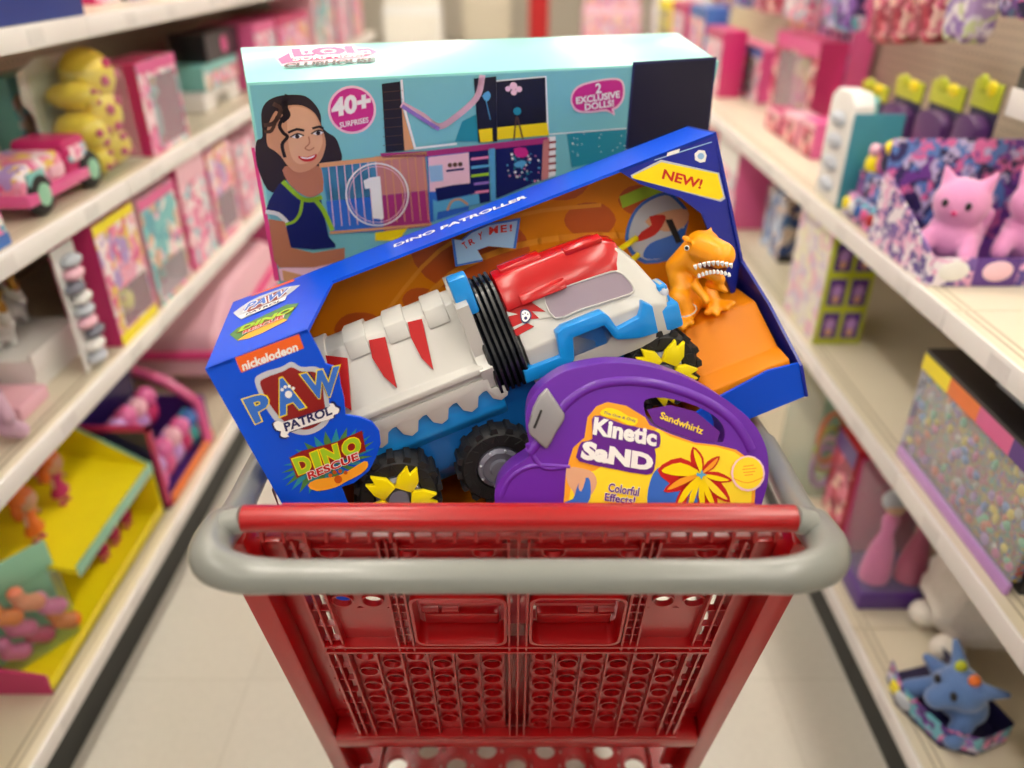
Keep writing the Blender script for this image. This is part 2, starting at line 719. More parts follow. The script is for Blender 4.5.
# slanted side frames, lower cross beam, basket
for s in (-1, 1):
    fm = MB()
    fm.prism([(s * .262, .045), (s * .290, .045), (s * .272, .72), (s * .246, .72)], GF.pt, -.034, .002, RED)
    fm.prism([(s * .232, .08), (s * .264, .08), (s * .250, .70), (s * .226, .70)], GF.pt, -.034, -.024, RED)
    cb(fm, 'side_frame', bevel=.004)
bm_ = MB()
gbox(bm_, -.25, B_BOT + .02, .25, B_BOT + .05, -.03, .008)
gbox(bm_, -.225, B_BOT + .002, .225, B_BOT + .022, -.02, -.004)
cb(bm_, 'cross_beam', bevel=.004)
bk = MB()
for s in (-1, 1):
    def side(a, b, d, s=s):
        # a runs along the basket, b from rim down
        return Vector((CX + s * (.279 + .10 * min(a, .3) - .012 * b), .70 + a + .27 * b * (1 - a / .8), rimz(.70 + a) - .024 - b * (1 - .3 * a)))
    holed(bk, side, 0, .75, .0, .36, 14, 6, .022, 0, .003, RED, n=8)
    bk.tube([(CX + s * .300, .77, rimz(.77)), (CX + s * .314, 1.0, rimz(1.0)), (CX + s * .312, 1.1, rimz(1.1)), (CX + s * .296, 1.42, rimz(1.42)), (CX + s * .268, 1.455, rimz(1.45))], .011, GREY, seg=12)
bk.tube([(CX - .268, 1.455, rimz(1.45)), (CX + .268, 1.455, rimz(1.45))], .011, GREY, seg=12)
bk.box((CX - .258, 1.45, .60), (CX + .258, 1.455, rimz(1.45)), RED)
floor_fm = lambda a, b, d: Vector((CX + a, .70 + b, .565 + b * .1 + d))
holed(bk, floor_fm, -.25, .25, 0, .75, 10, 14, .018, 0, .004, RED, n=8, stag=False)
cb(bk, 'basket')
tray = MB()
holed(tray, lambda a, b, d: Vector((CX + a, .66 + b, .30 + d)), -.22, .22, 0, .75, 9, 14, .017, 0, .012, RED, n=10)
for s in (-1, 1):
    tray.box((CX + s * .235 - .015, .64, .28), (CX + s * .235 + .015, 1.45, .33), RED)
tray.box((CX - .25, .64, .28), (CX + .25, .67, .33), RED)
cb(tray, 'lower_tray')
for sx in (-1, 1):
    for y in (.74, 1.38):
        cs = MB()
        cs.box((CX + sx * .235 - .018, y - .02, .12), (CX + sx * .235 + .018, y + .03, .29), STEEL)
        cs.lathe([(.062, -.014), (.065, -.010), (.065, .010), (.062, .014)], Matrix.Translation((CX + sx * .235, y, .065)) @ Matrix.Rotation(math.pi / 2, 4, 'Y'), DARK)
        cb(cs, 'caster')
# ================================================================== blue toy carton (open front), leaning across the rim
def euler(a, b, c):
    return Matrix.Rotation(c, 4, 'Z') @ Matrix.Rotation(b, 4, 'Y') @ Matrix.Rotation(a, 4, 'X')


BW, BD, BH, BS = .610, .2245, .320, .1435          # width, depth, height, depth at which the window starts
BM = Matrix.Translation((-.297735, .664815, 1.121775)) @ euler(-.1098, -.3035, .2378)
bx = empty('toy_carton', M=BM @ Matrix.Translation((.3, .15, -BH)))
tag(bx, 'royal blue open-front toy carton holding a dinosaur truck, tilted across the cart', 'toy box')
BO = Vector((.3, .15, -BH))


def bface(o, ex, ey):
    return Face(BM, o, ex, ey)


FP = bface((0, 0, 0), (1, 0, 0), (0, 0, 1))             # front
FT = bface((0, 0, 0), (1, 0, 0), (0, 1, 0))             # top
FS = bface((0, BS, 0), (1, 0, 0), (0, 0, 1))            # plane of the window's top edge
FB = bface((0, .214, 0), (1, 0, 0), (0, 0, 1))          # inner back card
FR = bface((BW, 0, 0), (0, 1, 0), (0, 0, 1))            # right side
TH = .0035


def bb(mb, name, **k):
    return mb.build(name, bx, BO, **k)


z3 = Z(200, 250, .33854)
A2, CUT = FP.uv(307, 328.5), (.128, BS)
front_edge = z3((316, 232), (350, 292), (372, 338), (408, 348), (416, 400), (426, 440), (430, 488), (470, 494), (508, 508), (530, 535), (534, 572), (520, 612), (500, 652), (455, 688), (418, 700), (434, 742))
fe = FP.uvs(front_edge)
left_front = [(0, 0), (A2[0], 0)] + fe[1:] + [(fe[-1][0] + .01, -BH), (0, -BH)]
mb = MB()
mb.prism(left_front, FP.pt, 0, -TH, BLUE)
bb(mb, 'front_panel')
mb = MB()
mb.prism([(0, 0), (A2[0], 0), (CUT[0], BS), (BW, BS), (BW, BD), (0, BD)], FT.pt, 0, -TH, BLUE)
bb(mb, 'top_panel')
# right side profile stepping forward to the foot
RP = [(BD, 0), (BS, 0), (BS - .004, -.165), (.085, -.21), (.055, -.245), (.030, -.275), (.030, -BH), (BD, -BH)]
mb = MB()
mb.prism(RP, FR.pt, 0, -TH, NAVYC)
bb(mb, 'side_panel')
mb = MB()
mb.prism([(0, 0), (BD, 0), (BD, -BH), (0, -BH)], bface((0, 0, 0), (0, 1, 0), (0, 0, 1)).pt, 0, TH if False else -TH, BLUE)
bb(mb, 'side_panel')
mb = MB()
mb.box((0, BD - TH, -BH), (BW, BD, 0), BLUE)
bb(mb, 'back_panel')
mb = MB()
mb.box((.004, .214, -BH + .004), (BW - .004, .217, -.004), ORANGE)
mb.box((.004, .036, -BH), (BW - .004, .214, -BH + .004), ORANGE)
# inner orange wall behind the front panel
mb.box((.030, .008, -BH + .004), (.033, .212, -.006), ORANGE)
bb(mb, 'inner_tray')
# corner panel of the window with the burst, in the strip's plane
mb = MB()
corner = FS.uvs([(621, 176.5), (700, 145)]) 
cpoly = [(FS.uv(620, 177)[0], -.001), (BW, -.001), (BW, -.17)] + FS.uvs([(734, 300), (702, 214), (681, 198), (640, 184)])
mb.prism(cpoly, FS.pt, .0, -TH, NAVYC)
bb(mb, 'corner_panel')
# orange step on which the dinosaur stands
ST = MB()
stp = [(.212, -.200), (.105, -.208), (.066, -.258), (.040, -.266), (.040, -.315), (.212, -.315)]
ST.prism(stp, lambda a, b, d: Vector((BW - .006 - d, a, b)), 0, .125, ORANGE)
bb(ST, 'orange_step', bevel=.003)

lip = MB()
FLP = bface((0, .034, 0), (1, 0, 0), (0, 0, 1))
lip.prism([(.30, -BH), (BW, -BH), (BW, -.272), (.57, -.266), (.50, -.275), (.40, -.305)], FLP.pt, .002, -.002, BLUE)
bb(lip, 'front_lip')
# ---- prints
pr = Print(FP)
pr.poly(z3((103, 318), (292, 248), (307, 290), (122, 362)), INKOR, 1)
pr.text('nickelodeon', z3((128, 357))[0], z3((291, 297))[0], z3((121, 331))[0], WHT, 2, .03)
shield = z3((162, 388), (186, 362), (240, 345), (270, 330), (300, 345), (345, 345), (372, 372), (380, 440), (384, 498), (350, 534), (300, 546), (240, 522), (196, 468))
pr.poly(shield, SILV, 1, 4)
inn = z3((178, 396), (196, 376), (245, 358), (270, 346), (300, 358), (338, 360), (358, 384), (366, 440), (370, 490), (342, 520), (302, 530), (252, 508), (210, 460))
pr.poly(inn, DKRED, 2, 4)
for ch, bl, br, tl, tr in (('P', (164, 512), (216, 488), (126, 440), (196, 418)), ('A', (236, 490), (312, 462), (212, 388), (268, 366)), ('W', (330, 440), (404, 428), (296, 366), (412, 340))):
    q = [z3(p)[0] for p in (bl, br, tl)]
    pr.text(ch, q[0], q[1], q[2], INKBLUE, 6, .045, grow=(.075, YEL), tr=z3(tr)[0])
    pr.text(ch, q[0], q[1], q[2], INKNAVY, 4, .1, tr=z3(tr)[0])
for c, r in (((262, 424), 11), ((243, 410), 5), ((252, 402), 5), ((264, 400), 5), ((276, 406), 5)):
    pr.disc(z3(c)[0], r * .339, WHT, 7, n=10)
bone = z3((212, 512), (224, 502), (240, 506), (248, 504), (378, 462), (384, 446), (398, 446), (404, 456), (416, 462), (412, 478), (400, 482), (398, 490), (388, 496), (262, 538), (262, 552), (246, 556), (234, 550), (236, 536), (222, 532))
pr.poly(bone, INKNAVY, 7, 2)
cx_ = sum(p[0] for p in bone) / len(bone)
cy_ = sum(p[1] for p in bone) / len(bone)
pr.poly([(cx_ + (x - cx_) * .95, cy_ + (y - cy_) * .9) for x, y in bone], WHT, 8, 2)
pr.text('PATROL', z3((254, 534))[0], z3((392, 482))[0], z3((246, 508))[0], INKNAVY, 9, .035)
# lower badge
R.seed(5)
for k in range(26):
    a = k / 26 * 2 * math.pi
    c = (378 + 105 * math.cos(a), 622 + 62 * math.sin(a) - 30 * math.cos(a))
    d = (378 + 138 * math.cos(a + .06), 622 + 92 * math.sin(a + .06) - 42 * math.cos(a))
    e = (378 + 100 * math.cos(a + .22), 622 + 60 * math.sin(a + .22) - 30 * math.cos(a))
    pr.poly(z3(c, d, e, (378, 622)), GRN if k % 2 else TEALD, 1)
pr.poly(z3((318, 694), (345, 676), (400, 668), (440, 650), (486, 622), (497, 632), (488, 650), (462, 668), (430, 684), (400, 700), (345, 711)), LABO, 3, 2)
for c, r in (((408, 676), 12), ((385, 664), 6), ((398, 655), 6), ((414, 652), 6), ((430, 656), 6)):
    pr.disc(z3(c)[0], r * .339, ORANGE2, 4, n=10)
pr.poly(z3((264, 612), (300, 592), (400, 566), (478, 532), (490, 592), (450, 606), (330, 650), (286, 672)), DKRED, 4)
for ch, bl, br, tl, tr in (('D', (292, 662), (334, 648), (272, 616), (318, 602)), ('I', (342, 644), (360, 638), (326, 598), (346, 590)), ('N', (370, 634), (416, 618), (354, 588), (404, 570)), ('O', (428, 614), (478, 596), (414, 566), (468, 544))):
    q = [z3(p)[0] for p in (bl, br, tl, tr)]
    pr.text(ch, q[0], q[1], q[2], LIME, 6, .05, grow=(.09, YEL), tr=q[3])
pr.text('RESCUE', z3((322, 676))[0], z3((470, 616))[0], z3((316, 654))[0], INKRED, 8, .03, grow=(.08, WHT))
pr.build('front_print', bx).location -= BO

pt = Print(FT)
z5b = Z(205, 250, .13672)
pt.poly(z5b((205, 462), (255, 425), (330, 375), (400, 340), (580, 275), (700, 255), (660, 290), (600, 335), (560, 372), (470, 395), (430, 435), (340, 478), (265, 512)), SILV, 1)
pt.poly(z5b((280, 440), (340, 385), (470, 330), (570, 290), (600, 320), (545, 360), (440, 400), (330, 460)), DKRED, 2)
pt.text('PAW', z5b((285, 455))[0], z5b((590, 335))[0], z5b((325, 395))[0], INKBLUE, 4, .03, grow=(.09, WHT))
pt.poly(z5b((255, 490), (340, 455), (540, 372), (600, 345), (590, 372), (440, 440), (330, 480), (270, 510)), WHT, 5)
pt.text('PATROL', z5b((300, 490))[0], z5b((560, 385))[0], z5b((310, 472))[0], INKNAVY, 6, .03)
pt.poly(z5b((180, 620), (240, 570), (430, 480), (600, 400), (690, 390), (640, 455), (600, 515), (430, 590), (240, 668)), GRN, 1)
pt.poly(z5b((240, 665), (320, 610), (560, 500), (605, 515), (420, 610), (320, 650)), LABO, 2)
pt.text('DINO', z5b((240, 612))[0], z5b((640, 455))[0], z5b((275, 565))[0], LIME, 4, .05, grow=(.1, DKRED))
pt.text('RESCUE', z5b((280, 625))[0], z5b((575, 505))[0], z5b((290, 600))[0], INKRED, 6, .03, grow=(.09, WHT))
pt.poly(z5b((330, 345), (640, 232), (660, 222), (645, 215), (345, 330)), INKOR, 1)
pt.build('logo_print', bx).location -= BO
pt = Print(FT)
zT = Z(370, 190, .18555)
pt.text('DINO PATROLLER', zT((130, 312))[0], zT((850, 42))[0], zT((128, 296))[0], WHT, 2, .03, tr=zT((845, 26))[0])
pt.build('title_print', bx).location -= BO

pc = Print(FS)
z7 = Z(570, 140, .16932)
ban = z7((368, 212), (540, 130), (870, 200), (905, 335), (880, 352), (375, 228))
cx_, cy_ = 654 + 22, 182
pc.poly([(cx_ + (x - cx_) * 1.04, cy_ + (y - cy_) * 1.12) for x, y in ban], SILV, 1)
pc.poly(ban, YEL, 2)
pc.text('NEW!', z7((540, 228))[0], z7((770, 290))[0], z7((555, 170))[0], INKRED, 3, .03)
pc.poly(z7((735, 80), (760, 58), (795, 62), (806, 92), (798, 128), (768, 134), (738, 118)), WHT, 1)
pc.disc(z7((772, 95))[0], 3.4, SKYB, 2, n=8)
pc.line(z7((500, 118), (835, 12)), .0012, SKYB, 1)
for k in range(8):
    x = 575 + k * 9
    pc.line(z7((x, 92 - k * 3), (x + 5, 76 - k * 3)), .002, WHT, 2)
pc.build('corner_print', bx).location -= BO

pb = Print(FB)
pb.clip = -.012
for c, r in (((560, 180), 30), ((360, 330), 26), ((640, 200), 22), ((470, 250), 60), ((420, 300), 18), ((590, 220), 26)):
    n = 6
    pb.poly([(c[0] + r * math.cos(2 * math.pi * k / n), c[1] + .7 * r * math.sin(2 * math.pi * k / n)) for k in range(n)], ORANGE2, 1, 3)
pb.line([(400, 330), (450, 275), (520, 245), (600, 235), (660, 240)], .008, ORANGE3, 2, 4)
pb.line([(380, 320), (440, 250), (520, 215), (600, 205)], .005, ORANGE3, 2, 4)
pb.line([(440, 330), (470, 290), (530, 262)], .005, ORANGE2, 2, 4)
pb.line(z7((320, 360), (440, 310), (540, 270)), .016, LIME, 2)
hexa = z7((420, 370), (560, 305), (640, 350), (700, 440), (670, 590), (660, 680), (440, 730), (330, 620), (345, 480))
pb.poly(hexa, INKBLUE, 3, 3)
cx_ = sum(p[0] for p in hexa) / len(hexa)
cy_ = sum(p[1] for p in hexa) / len(hexa)
pb.poly([(cx_ + (x - cx_) * .9, cy_ + (y - cy_) * .9) for x, y in hexa], SILV, 4, 3)
pb.poly(z7((430, 690), (470, 610), (600, 560), (670, 520), (660, 660), (520, 700)), INKBLUE, 5, 3)
pb.poly(z7((440, 480), (560, 420), (690, 410), (680, 500), (560, 540)), SKIN2, 5, 3)
pb.poly(z7((385, 600), (420, 540), (480, 500), (465, 450), (550, 440), (560, 470), (520, 540), (470, 575)), INKRED, 6, 2)
pb.poly(z7((560, 470), (600, 465), (660, 600), (625, 610)), BLK, 6)
pb.build('back_card_print', bx).location -= BO
# try-me arrow on a card hanging in the window
zA = Z(370, 190, .18555)
FA = bface((0, .185, 0), (1, 0, 0), (0, 0, 1))
arrow = zA((440, 262), (490, 270), (540, 225), (640, 180), (810, 150), (785, 315), (640, 302), (575, 325), (608, 382), (460, 412))
am = MB()
am.prism(FA.uvs(arrow), FA.pt, .001, -.001, INKBLUE)
tl_ = Print(FA)
tl_.step = .0006
cx_ = sum(p[0] for p in arrow) / len(arrow)
cy_ = sum(p[1] for p in arrow) / len(arrow)
tl_.poly([(cx_ + (x - cx_) * .92, cy_ + (y - cy_) * .9) for x, y in arrow], SKYB, 3)
for ch, bl, br, tlp in (('T', (512, 318), (530, 308), (490, 285)), ('R', (538, 298), (566, 284), (525, 268)), ('Y', (585, 272), (608, 260), (580, 232)), ('M', (640, 240), (688, 230), (640, 198)), ('E', (702, 228), (736, 224), (702, 188)), ('!', (750, 222), (764, 220), (750, 184))):
    tl_.text(ch, zA(bl)[0], zA(br)[0], zA(tlp)[0], INKRED, 4, .03)
ao = am.build('try_me_arrow', bx, BO)
tl_.build('arrow_print', ao).location -= BO
# blue tie ribbons printed lugs: yellow straps that hold the truck
for a, b in ((z7((185, 660))[0], z7((385, 575))[0]), (z7((265, 722))[0], z7((395, 675))[0])):
    s_ = MB()
    pa, pbb = FB.uv(*a), FB.uv(*b)
    s_.tube([FB.pt(*pa, .03), FB.pt(*pbb, .004)], .004, YPL, seg=8)
    bb(s_, 'yellow_prong')

# ================================================================== dinosaur truck inside the carton
TO = Vector((.26, .10, -.298))
tk = empty('toy_truck', M=BM @ Matrix.Translation(TO))
tag(tk, 'large grey, red and blue toy truck with black bellows inside the blue carton', 'toy truck')


def tb(mb, name, parent=None, **k):
    return mb.build(name, parent or tk, TO, **k)


def sect(xs, prof, mb, m, tweak=None):
    """loft a (y, z) section along x"""
    rings = []
    for x in xs:
        rings.append([Vector((x, y, z)) if not tweak else tweak(x, y, z) for y, z in prof])
    mb.loft(rings, m)


z4 = Z(420, 220, .25391)
# front body: chamfered hood with a scalloped skirt
hood = MB()
pf = [(.105, -.050), (.078, -.056), (.040, -.118), (.028, -.121), (.028, -.128), (.034, -.132), (.034, -.150), (.176, -.150), (.176, -.132), (.182, -.128), (.182, -.121), (.170, -.118), (.132, -.056)]
sect((.062, .075, .12, .165, .21, .252), pf, hood, GREYP, lambda x, y, z: Vector((x, .105 + (y - .105) * (.93 if x < .07 else 1), z - (.012 if x < .07 and z > -.1 else 0))))
hd = tb(hood, 'front_body', bevel=.0015)
for k in range(4):
    x0 = .067 + k * .047
    hb = MB()
    sect((x0 + .005, x0 + .030), [(.105, -.0465), (.0755, -.052), (.066, -.071), (.144, -.071), (.1345, -.052)], hb, GREYP)
    tb(hb, 'roof_plate', bevel=.0015)
# teeth along the skirt
th = MB()
FTE = bface((0, .030, 0), (1, 0, 0), (0, 0, 1))
edge = []
x = .062
while x < .25:
    w = .036
    for t, dz in ((0, 0), (.12, -.0), (.22, -.012), (.45, -.018), (.68, -.015), (.82, -.003)):
        edge.append((x + w * t, -.150 + dz))
    x += w
poly = [(.062, -.135), (.062, -.15)] + edge[1:] + [(.252, -.15), (.252, -.135)]
th.prism(poly, FTE.pt, 0, -.006, GREYP)
tb(th, 'tooth_skirt', bevel=.0008)
# red fangs on the hood slope
HF = bface((0, .0585, -.0875), (1, 0, 0), (0, -.038, -.062))
for tri in (((372, 312), (436, 320), (448, 474), (428, 462), (396, 400)), ((500, 268), (548, 258), (582, 408), (545, 375), (510, 320)), ((614, 215), (656, 205), (690, 355), (655, 320), (625, 262))):
    fg = MB()
    fg.prism(HF.uvs(z3(*tri)), HF.pt, .0035, -.001, FANG)
    tb(fg, 'red_fang_panel')
# blue lower body of the front part
lb = MB()
sect((.085, .10, .25, .262), [(.040, -.150), (.036, -.165), (.036, -.180), (.05, -.195), (.16, -.195), (.174, -.180), (.174, -.150)], lb, TBLUE)
tb(lb, 'front_bumper', bevel=.003)
ch = MB()
sect((.10, .13, .17, .46), [(.050, -.150), (.048, -.19), (.052, -.235), (.075, -.262), (.135, -.262), (.158, -.235), (.16, -.15)], ch, TBLUE2, lambda x, y, z: Vector((x, y, max(z, -.225) if x < .11 else z)))
tb(ch, 'chassis', bevel=.004)
# bellows
bel = MB()
nb = 6
for k in range(nb):
    xc = .262 + k * .0068
    base = [(.176, -.16), (.030, -.16), (.027, -.145), (.028, -.118), (.070, -.058), (.082, -.051), (.127, -.051), (.138, -.058), (.182, -.118), (.183, -.145)]
    rings = []
    for dx, sc in ((-.0034, .955), (-.0015, 1.0), (.0015, 1.0), (.0034, .955)):
        rings.append([Vector((xc + dx, .105 + (y - .105) * sc, -.105 + (z + .105) * sc)) for y, z in base])
    bel.loft(rings, BELL)
tb(bel, 'bellows')
hk = MB()
q = [Vector((.262, .085, -.040)), Vector((.270, .075, -.052)), Vector((.275, .068, -.072))]
hk.box((.250, .060, -.072), (.272, .084, -.026), TBLUE)
tb(hk, 'blue_clip', bevel=.003)
hk = MB()
hk.box((.248, .04, -.135), (.262, .17, -.052), GREYP)
sect((.247, .262), [(.105, -.048), (.077, -.053), (.036, -.118), (.026, -.124), (.034, -.150), (.176, -.150), (.184, -.124), (.174, -.118), (.133, -.053)], hk, GREYP)
tb(hk, 'collar')
# cab
cab = MB()
cs_ = [(.105, -.056), (.076, -.060), (.040, -.118), (.034, -.124), (.034, -.175), (.176, -.175), (.176, -.124), (.170, -.118), (.134, -.060)]


def nose(x, y, z):
    if x > .44:
        f = (x - .44) / .03
        return Vector((x - (.010 * f if z > -.1 else 0), .105 + (y - .105) * (1 - .10 * f), z - (.03 * f if z > -.1 else .012 * f if z > -.13 else 0)))
    return Vector((x, y, z))


sect((.302, .34, .38, .42, .445, .465, .474), cs_, cab, GREYP, nose)
tb(cab, 'cab_body', bevel=.0025)
rf = MB()
rs = [(.105, -.047), (.080, -.049), (.070, -.060), (.0585, -.082), (.140, -.082), (.128, -.06), (.118, -.050)]
sect((.300, .33, .385, .425, .446), rs, rf, TRED, lambda x, y, z: Vector((x, .105 + (y - .105) * (1.05 if x < .31 else .9 if x > .44 else 1), z - (.012 if x > .44 else .002 if x > .42 else 0))))
roof = tb(rf, 'cab_roof', bevel=.003)
rl = MB()
sect((.318, .372), [(.062, -.069), (.0575, -.071), (.053, -.080), (.062, -.083)], rl, TRED)
sect((.385, .43), [(.09, -.045), (.076, -.0475), (.076, -.053), (.09, -.053)], rl, TRED)
sect((.31, .36), [(.112, -.044), (.09, -.044), (.088, -.053), (.114, -.053)], rl, TRED)
tb(rl, 'roof_rail', roof, bevel=.0015)
CFc = bface((0, .058, -.089), (1, 0, 0), (0, -.036, -.058))
burst = MB()
ps = Print(CFc, .0008)
ps.poly(z4((296, 300), (490, 290), (500, 300), (440, 325), (495, 362), (440, 360), (470, 388), (400, 395), (450, 420), (370, 465), (340, 420), (345, 380), (310, 350)), TRED, 1)
ps.poly(z4((440, 322), (500, 300), (528, 380), (470, 392), (495, 362)), GREYP, 2)
ps.poly(z4((322, 358), (385, 372), (330, 384)), GREYP, 2)
ps.poly(z4((345, 432), (405, 405), (430, 402), (352, 442)), GREYP, 2)
ps.poly(z4((395, 362), (410, 352), (430, 358), (440, 378), (428, 402), (412, 410), (398, 398)), INKNAVY, 3, 2)
ps.poly(z4((400, 366), (412, 358), (427, 363), (434, 379), (425, 397), (413, 403), (402, 394)), WHT, 4, 2)
ps.disc(z4((416, 389))[0], 1.7, INKNAVY, 5, n=10)
for c_ in ((405, 374), (414, 369), (424, 374)):
    ps.disc(z4(c_)[0], .75, INKNAVY, 5, n=8)
ps.build('cab_print', tk).location -= TO
wd = MB()
win = CFc.uvs(z4((488, 298), (560, 268), (700, 222), (770, 204), (815, 232), (840, 282), (770, 312), (640, 352), (532, 388)))
wd.prism([(p.x, p.y) for p in spline([(a, b, 0) for a, b in win], 2, True)], CFc.pt, .0022, .0006, SMOKE)
wo = tb(wd, 'side_window')
wr = MB()
wl = [CFc.pt(p.x, p.y, .0022) for p in spline([(a, b, 0) for a, b in win], 3, True)]
wr.tube(wl, .0011, GREYP, seg=6, closed=True)
tb(wr, 'window_frame', wo)
dk = MB()
dk.prism([(a, b) for a, b in win], CFc.pt, .0005, -.001, mat('cab_interior_grey', (176, 164, 174), .5))
tb(dk, 'seat_recess', wo)
# blue zig-zag side trim
TF = bface((0, .030, 0), (1, 0, 0), (0, 0, 1))
tr = MB()
trim = TF.uvs(z4((418, 640), (405, 590), (550, 535), (535, 445), (560, 422), (715, 360), (740, 375), (775, 425), (860, 380), (878, 322), (912, 335), (935, 440), (860, 462), (778, 468), (762, 462), (722, 412), (600, 460), (606, 545), (590, 570)))
tr.prism(trim, TF.pt, .004, -.012, TBLUE)
tb(tr, 'side_trim', bevel=.0015)
rc = MB()
rc.prism(TF.uvs(z4((600, 460), (722, 412), (762, 462), (740, 490), (606, 545))), TF.pt, -.004, -.012, TBLUE2)
tb(rc, 'step_recess')
bp = MB()
bp.box((.445, .04, -.172), (.487, .17, -.140), TBLUE)
bp.box((.47, .05, -.150), (.482, .08, -.118), GREYP)
tb(bp, 'rear_bumper', bevel=.004)
ln = MB()
for y in (.055, .155):
    ln = MB()
    ln.ell((.476, y, -.128), .007, SILV)
    tb(ln, 'headlight')


def wheel(x, y0, z, r, claw, w=.042):
    M = Matrix.Translation((x, y0, z)) @ Matrix.Rotation(math.pi / 2, 4, 'X') @ Matrix.Rotation(.2, 4, 'Z')
    t = MB()
    t.lathe([(r * .55, -w), (r * .9, -w), (r, -w * .85), (r, -w * .15), (r * .9, 0), (r * .60, 0), (r * .56, -.006), (r * .3, -.008)], M, DARK, 28)
    for k in range(16):
        a = 2 * math.pi * k / 16
        Q = M @ Matrix.Rotation(a, 4, 'Z')
        t.prism([(-r * .10, r * .94), (r * .10, r * .94), (r * .07, r * 1.07), (-r * .07, r * 1.07)], lambda p, q, d, Q=Q: Q @ Vector((p, q, d)), -w * .95, -.001, DARK)
        t.prism([(-r * .08, r * .72), (r * .08, r * .72), (0, r * .9)], lambda p, q, d, Q=Q: Q @ Vector((p, q, d)), -.002, .0015, DARK)
    wo = tb(t, 'wheel')
    h = MB()
    h.lathe([(r * .56, -.008), (r * .54, .0), (r * .44, .003), (r * .42, .0), (r * .26, .001), (r * .24, .006), (r * .12, .007), (0, .006)], M, HUB, 24)
    for k in range(8):
        h.ell(M @ Vector((r * .5 * math.cos(k * .785), r * .5 * math.sin(k * .785), .002)), r * .035, SILV, seg=8, rg=5)
    tb(h, 'hub', wo)
    if claw:
        c = MB()
        for k in range(5):
            a = 2 * math.pi * k / 5 + .3
            Q = M @ Matrix.Rotation(a, 4, 'Z')
            c.prism([(-r * .22, r * .28), (r * .22, r * .28), (r * .26, r * .6), (r * .08, r * .95), (-r * .02, r * .72), (-r * .16, r * .9), (-r * .26, r * .55)], lambda p, q, d, Q=Q: Q @ Vector((p, q, d)), .001, .008, YPL)
        tb(c, 'yellow_claw', wo, bevel=.0015)
    return wo


WF = bface((0, .022, 0), (1, 0, 0), (0, 0, 1))
for (px, py), r, claw, y0 in (((500, 468), .047, False, .022), ((399, 497), .047, True, .012), ((662, 372), .047, True, .035)):
    f = bface((0, y0, 0), (1, 0, 0), (0, 0, 1))
    a, b = f.uv(px, py)
    wheel(a, y0, b, r, claw)
    wheel(a - (.03 if a > .4 else 0), .166, b, r * .98, False)

# ================================================================== orange dinosaur toy
dn = empty('toy_dinosaur', M=BM @ Matrix.Translation((.53, .12, -.197)))
tag(dn, 'orange toy tyrannosaur with open toothy mouth standing on the orange carton step', 'toy dinosaur')
DO = Vector((.53, .12, -.205))


def dp(px, py, y):
    f = bface((0, y, 0), (1, 0, 0), (0, 0, 1))
    a, b = f.uv(px, py)
    return Vector((a, y, b))


z8 = Z(580, 130, .40367)


def d8(x, y, dep):
    return dp(*z8((x, y))[0], dep)


u = .00050       # metres per enlarged pixel at that distance
body = MB()


def cap(mb, p, q, r0, r1, m, n=6):
    p, q = Vector(p), Vector(q)
    pts = [p.lerp(q, k / n) for k in range(n + 1)]
    mb.tube(pts, [r0 + (r1 - r0) * k / n for k in range(n + 1)], m, 12)
    mb.ell(p, r0, m)
    mb.ell(q, r1, m)


cap(body, d8(240, 352, .135), d8(262, 402, .125), 26 * u, 36 * u, DINO)       # back and neck
cap(body, d8(262, 402, .125), d8(268, 448, .13), 36 * u, 36 * u, DINO)
cap(body, d8(250, 345, .13), d8(300, 300, .115), 28 * u, 36 * u, DINO)
body.ell(d8(308, 300, .112), (42 * u, 38 * u, 34 * u), DINO)
cap(body, d8(308, 306, .105), d8(354, 326, .074), 38 * u, 33 * u, DINO)        # snout
cap(body, d8(302, 352, .108), d8(350, 384, .086), 22 * u, 14 * u, DINO)          # jaw
cap(body, d8(280, 330, .12), d8(302, 360, .108), 28 * u, 22 * u, DINO)
cap(body, d8(318, 278, .115), d8(328, 258, .115), 10 * u, 4 * u, DINO)           # crest
cap(body, d8(270, 288, .10), d8(262, 282, .10), 9 * u, 7 * u, DINO)
cap(body, d8(344, 296, .086), d8(368, 306, .074), 8 * u, 9 * u, DINO)
cap(body, d8(250, 435, .115), d8(268, 470, .105), 33 * u, 22 * u, DINO)          # thighs and feet
cap(body, d8(268, 470, .105), d8(262, 488, .100), 20 * u, 16 * u, DINO)
for a, b in ((236, 498), (258, 504), (280, 492)):
    cap(body, d8(264, 484, .105), d8(a, b, .085), 14 * u, 9 * u, DINO)
cap(body, d8(318, 428, .13), d8(336, 446, .115), 30 * u, 20 * u, DINO)
for a, b in ((318, 466), (342, 470), (368, 456), (382, 444)):
    cap(body, d8(342, 444, .115), d8(a, b, .095), 14 * u, 9 * u, DINO)
cap(body, d8(290, 400, .10), d8(312, 428, .085), 13 * u, 11 * u, DINO)           # arms
cap(body, d8(312, 428, .085), d8(318, 440, .078), 11 * u, 8 * u, DINO)
cap(body, d8(325, 395, .11), d8(352, 404, .085), 13 * u, 10 * u, DINO)
cap(body, d8(352, 404, .085), d8(364, 412, .08), 10 * u, 8 * u, DINO)
cap(body, d8(255, 430, .15), d8(228, 470, .19), 26 * u, 8 * u, DINO)             # tail
db = body.build('body', dn, DO, remesh=.0022)
mo = MB()
cap(mo, d8(312, 344, .092), d8(358, 356, .068), 13 * u, 10 * u, mat('mouth_dark', (96, 30, 20), .5))
tg = mo.build('mouth', dn, DO)
te = MB()
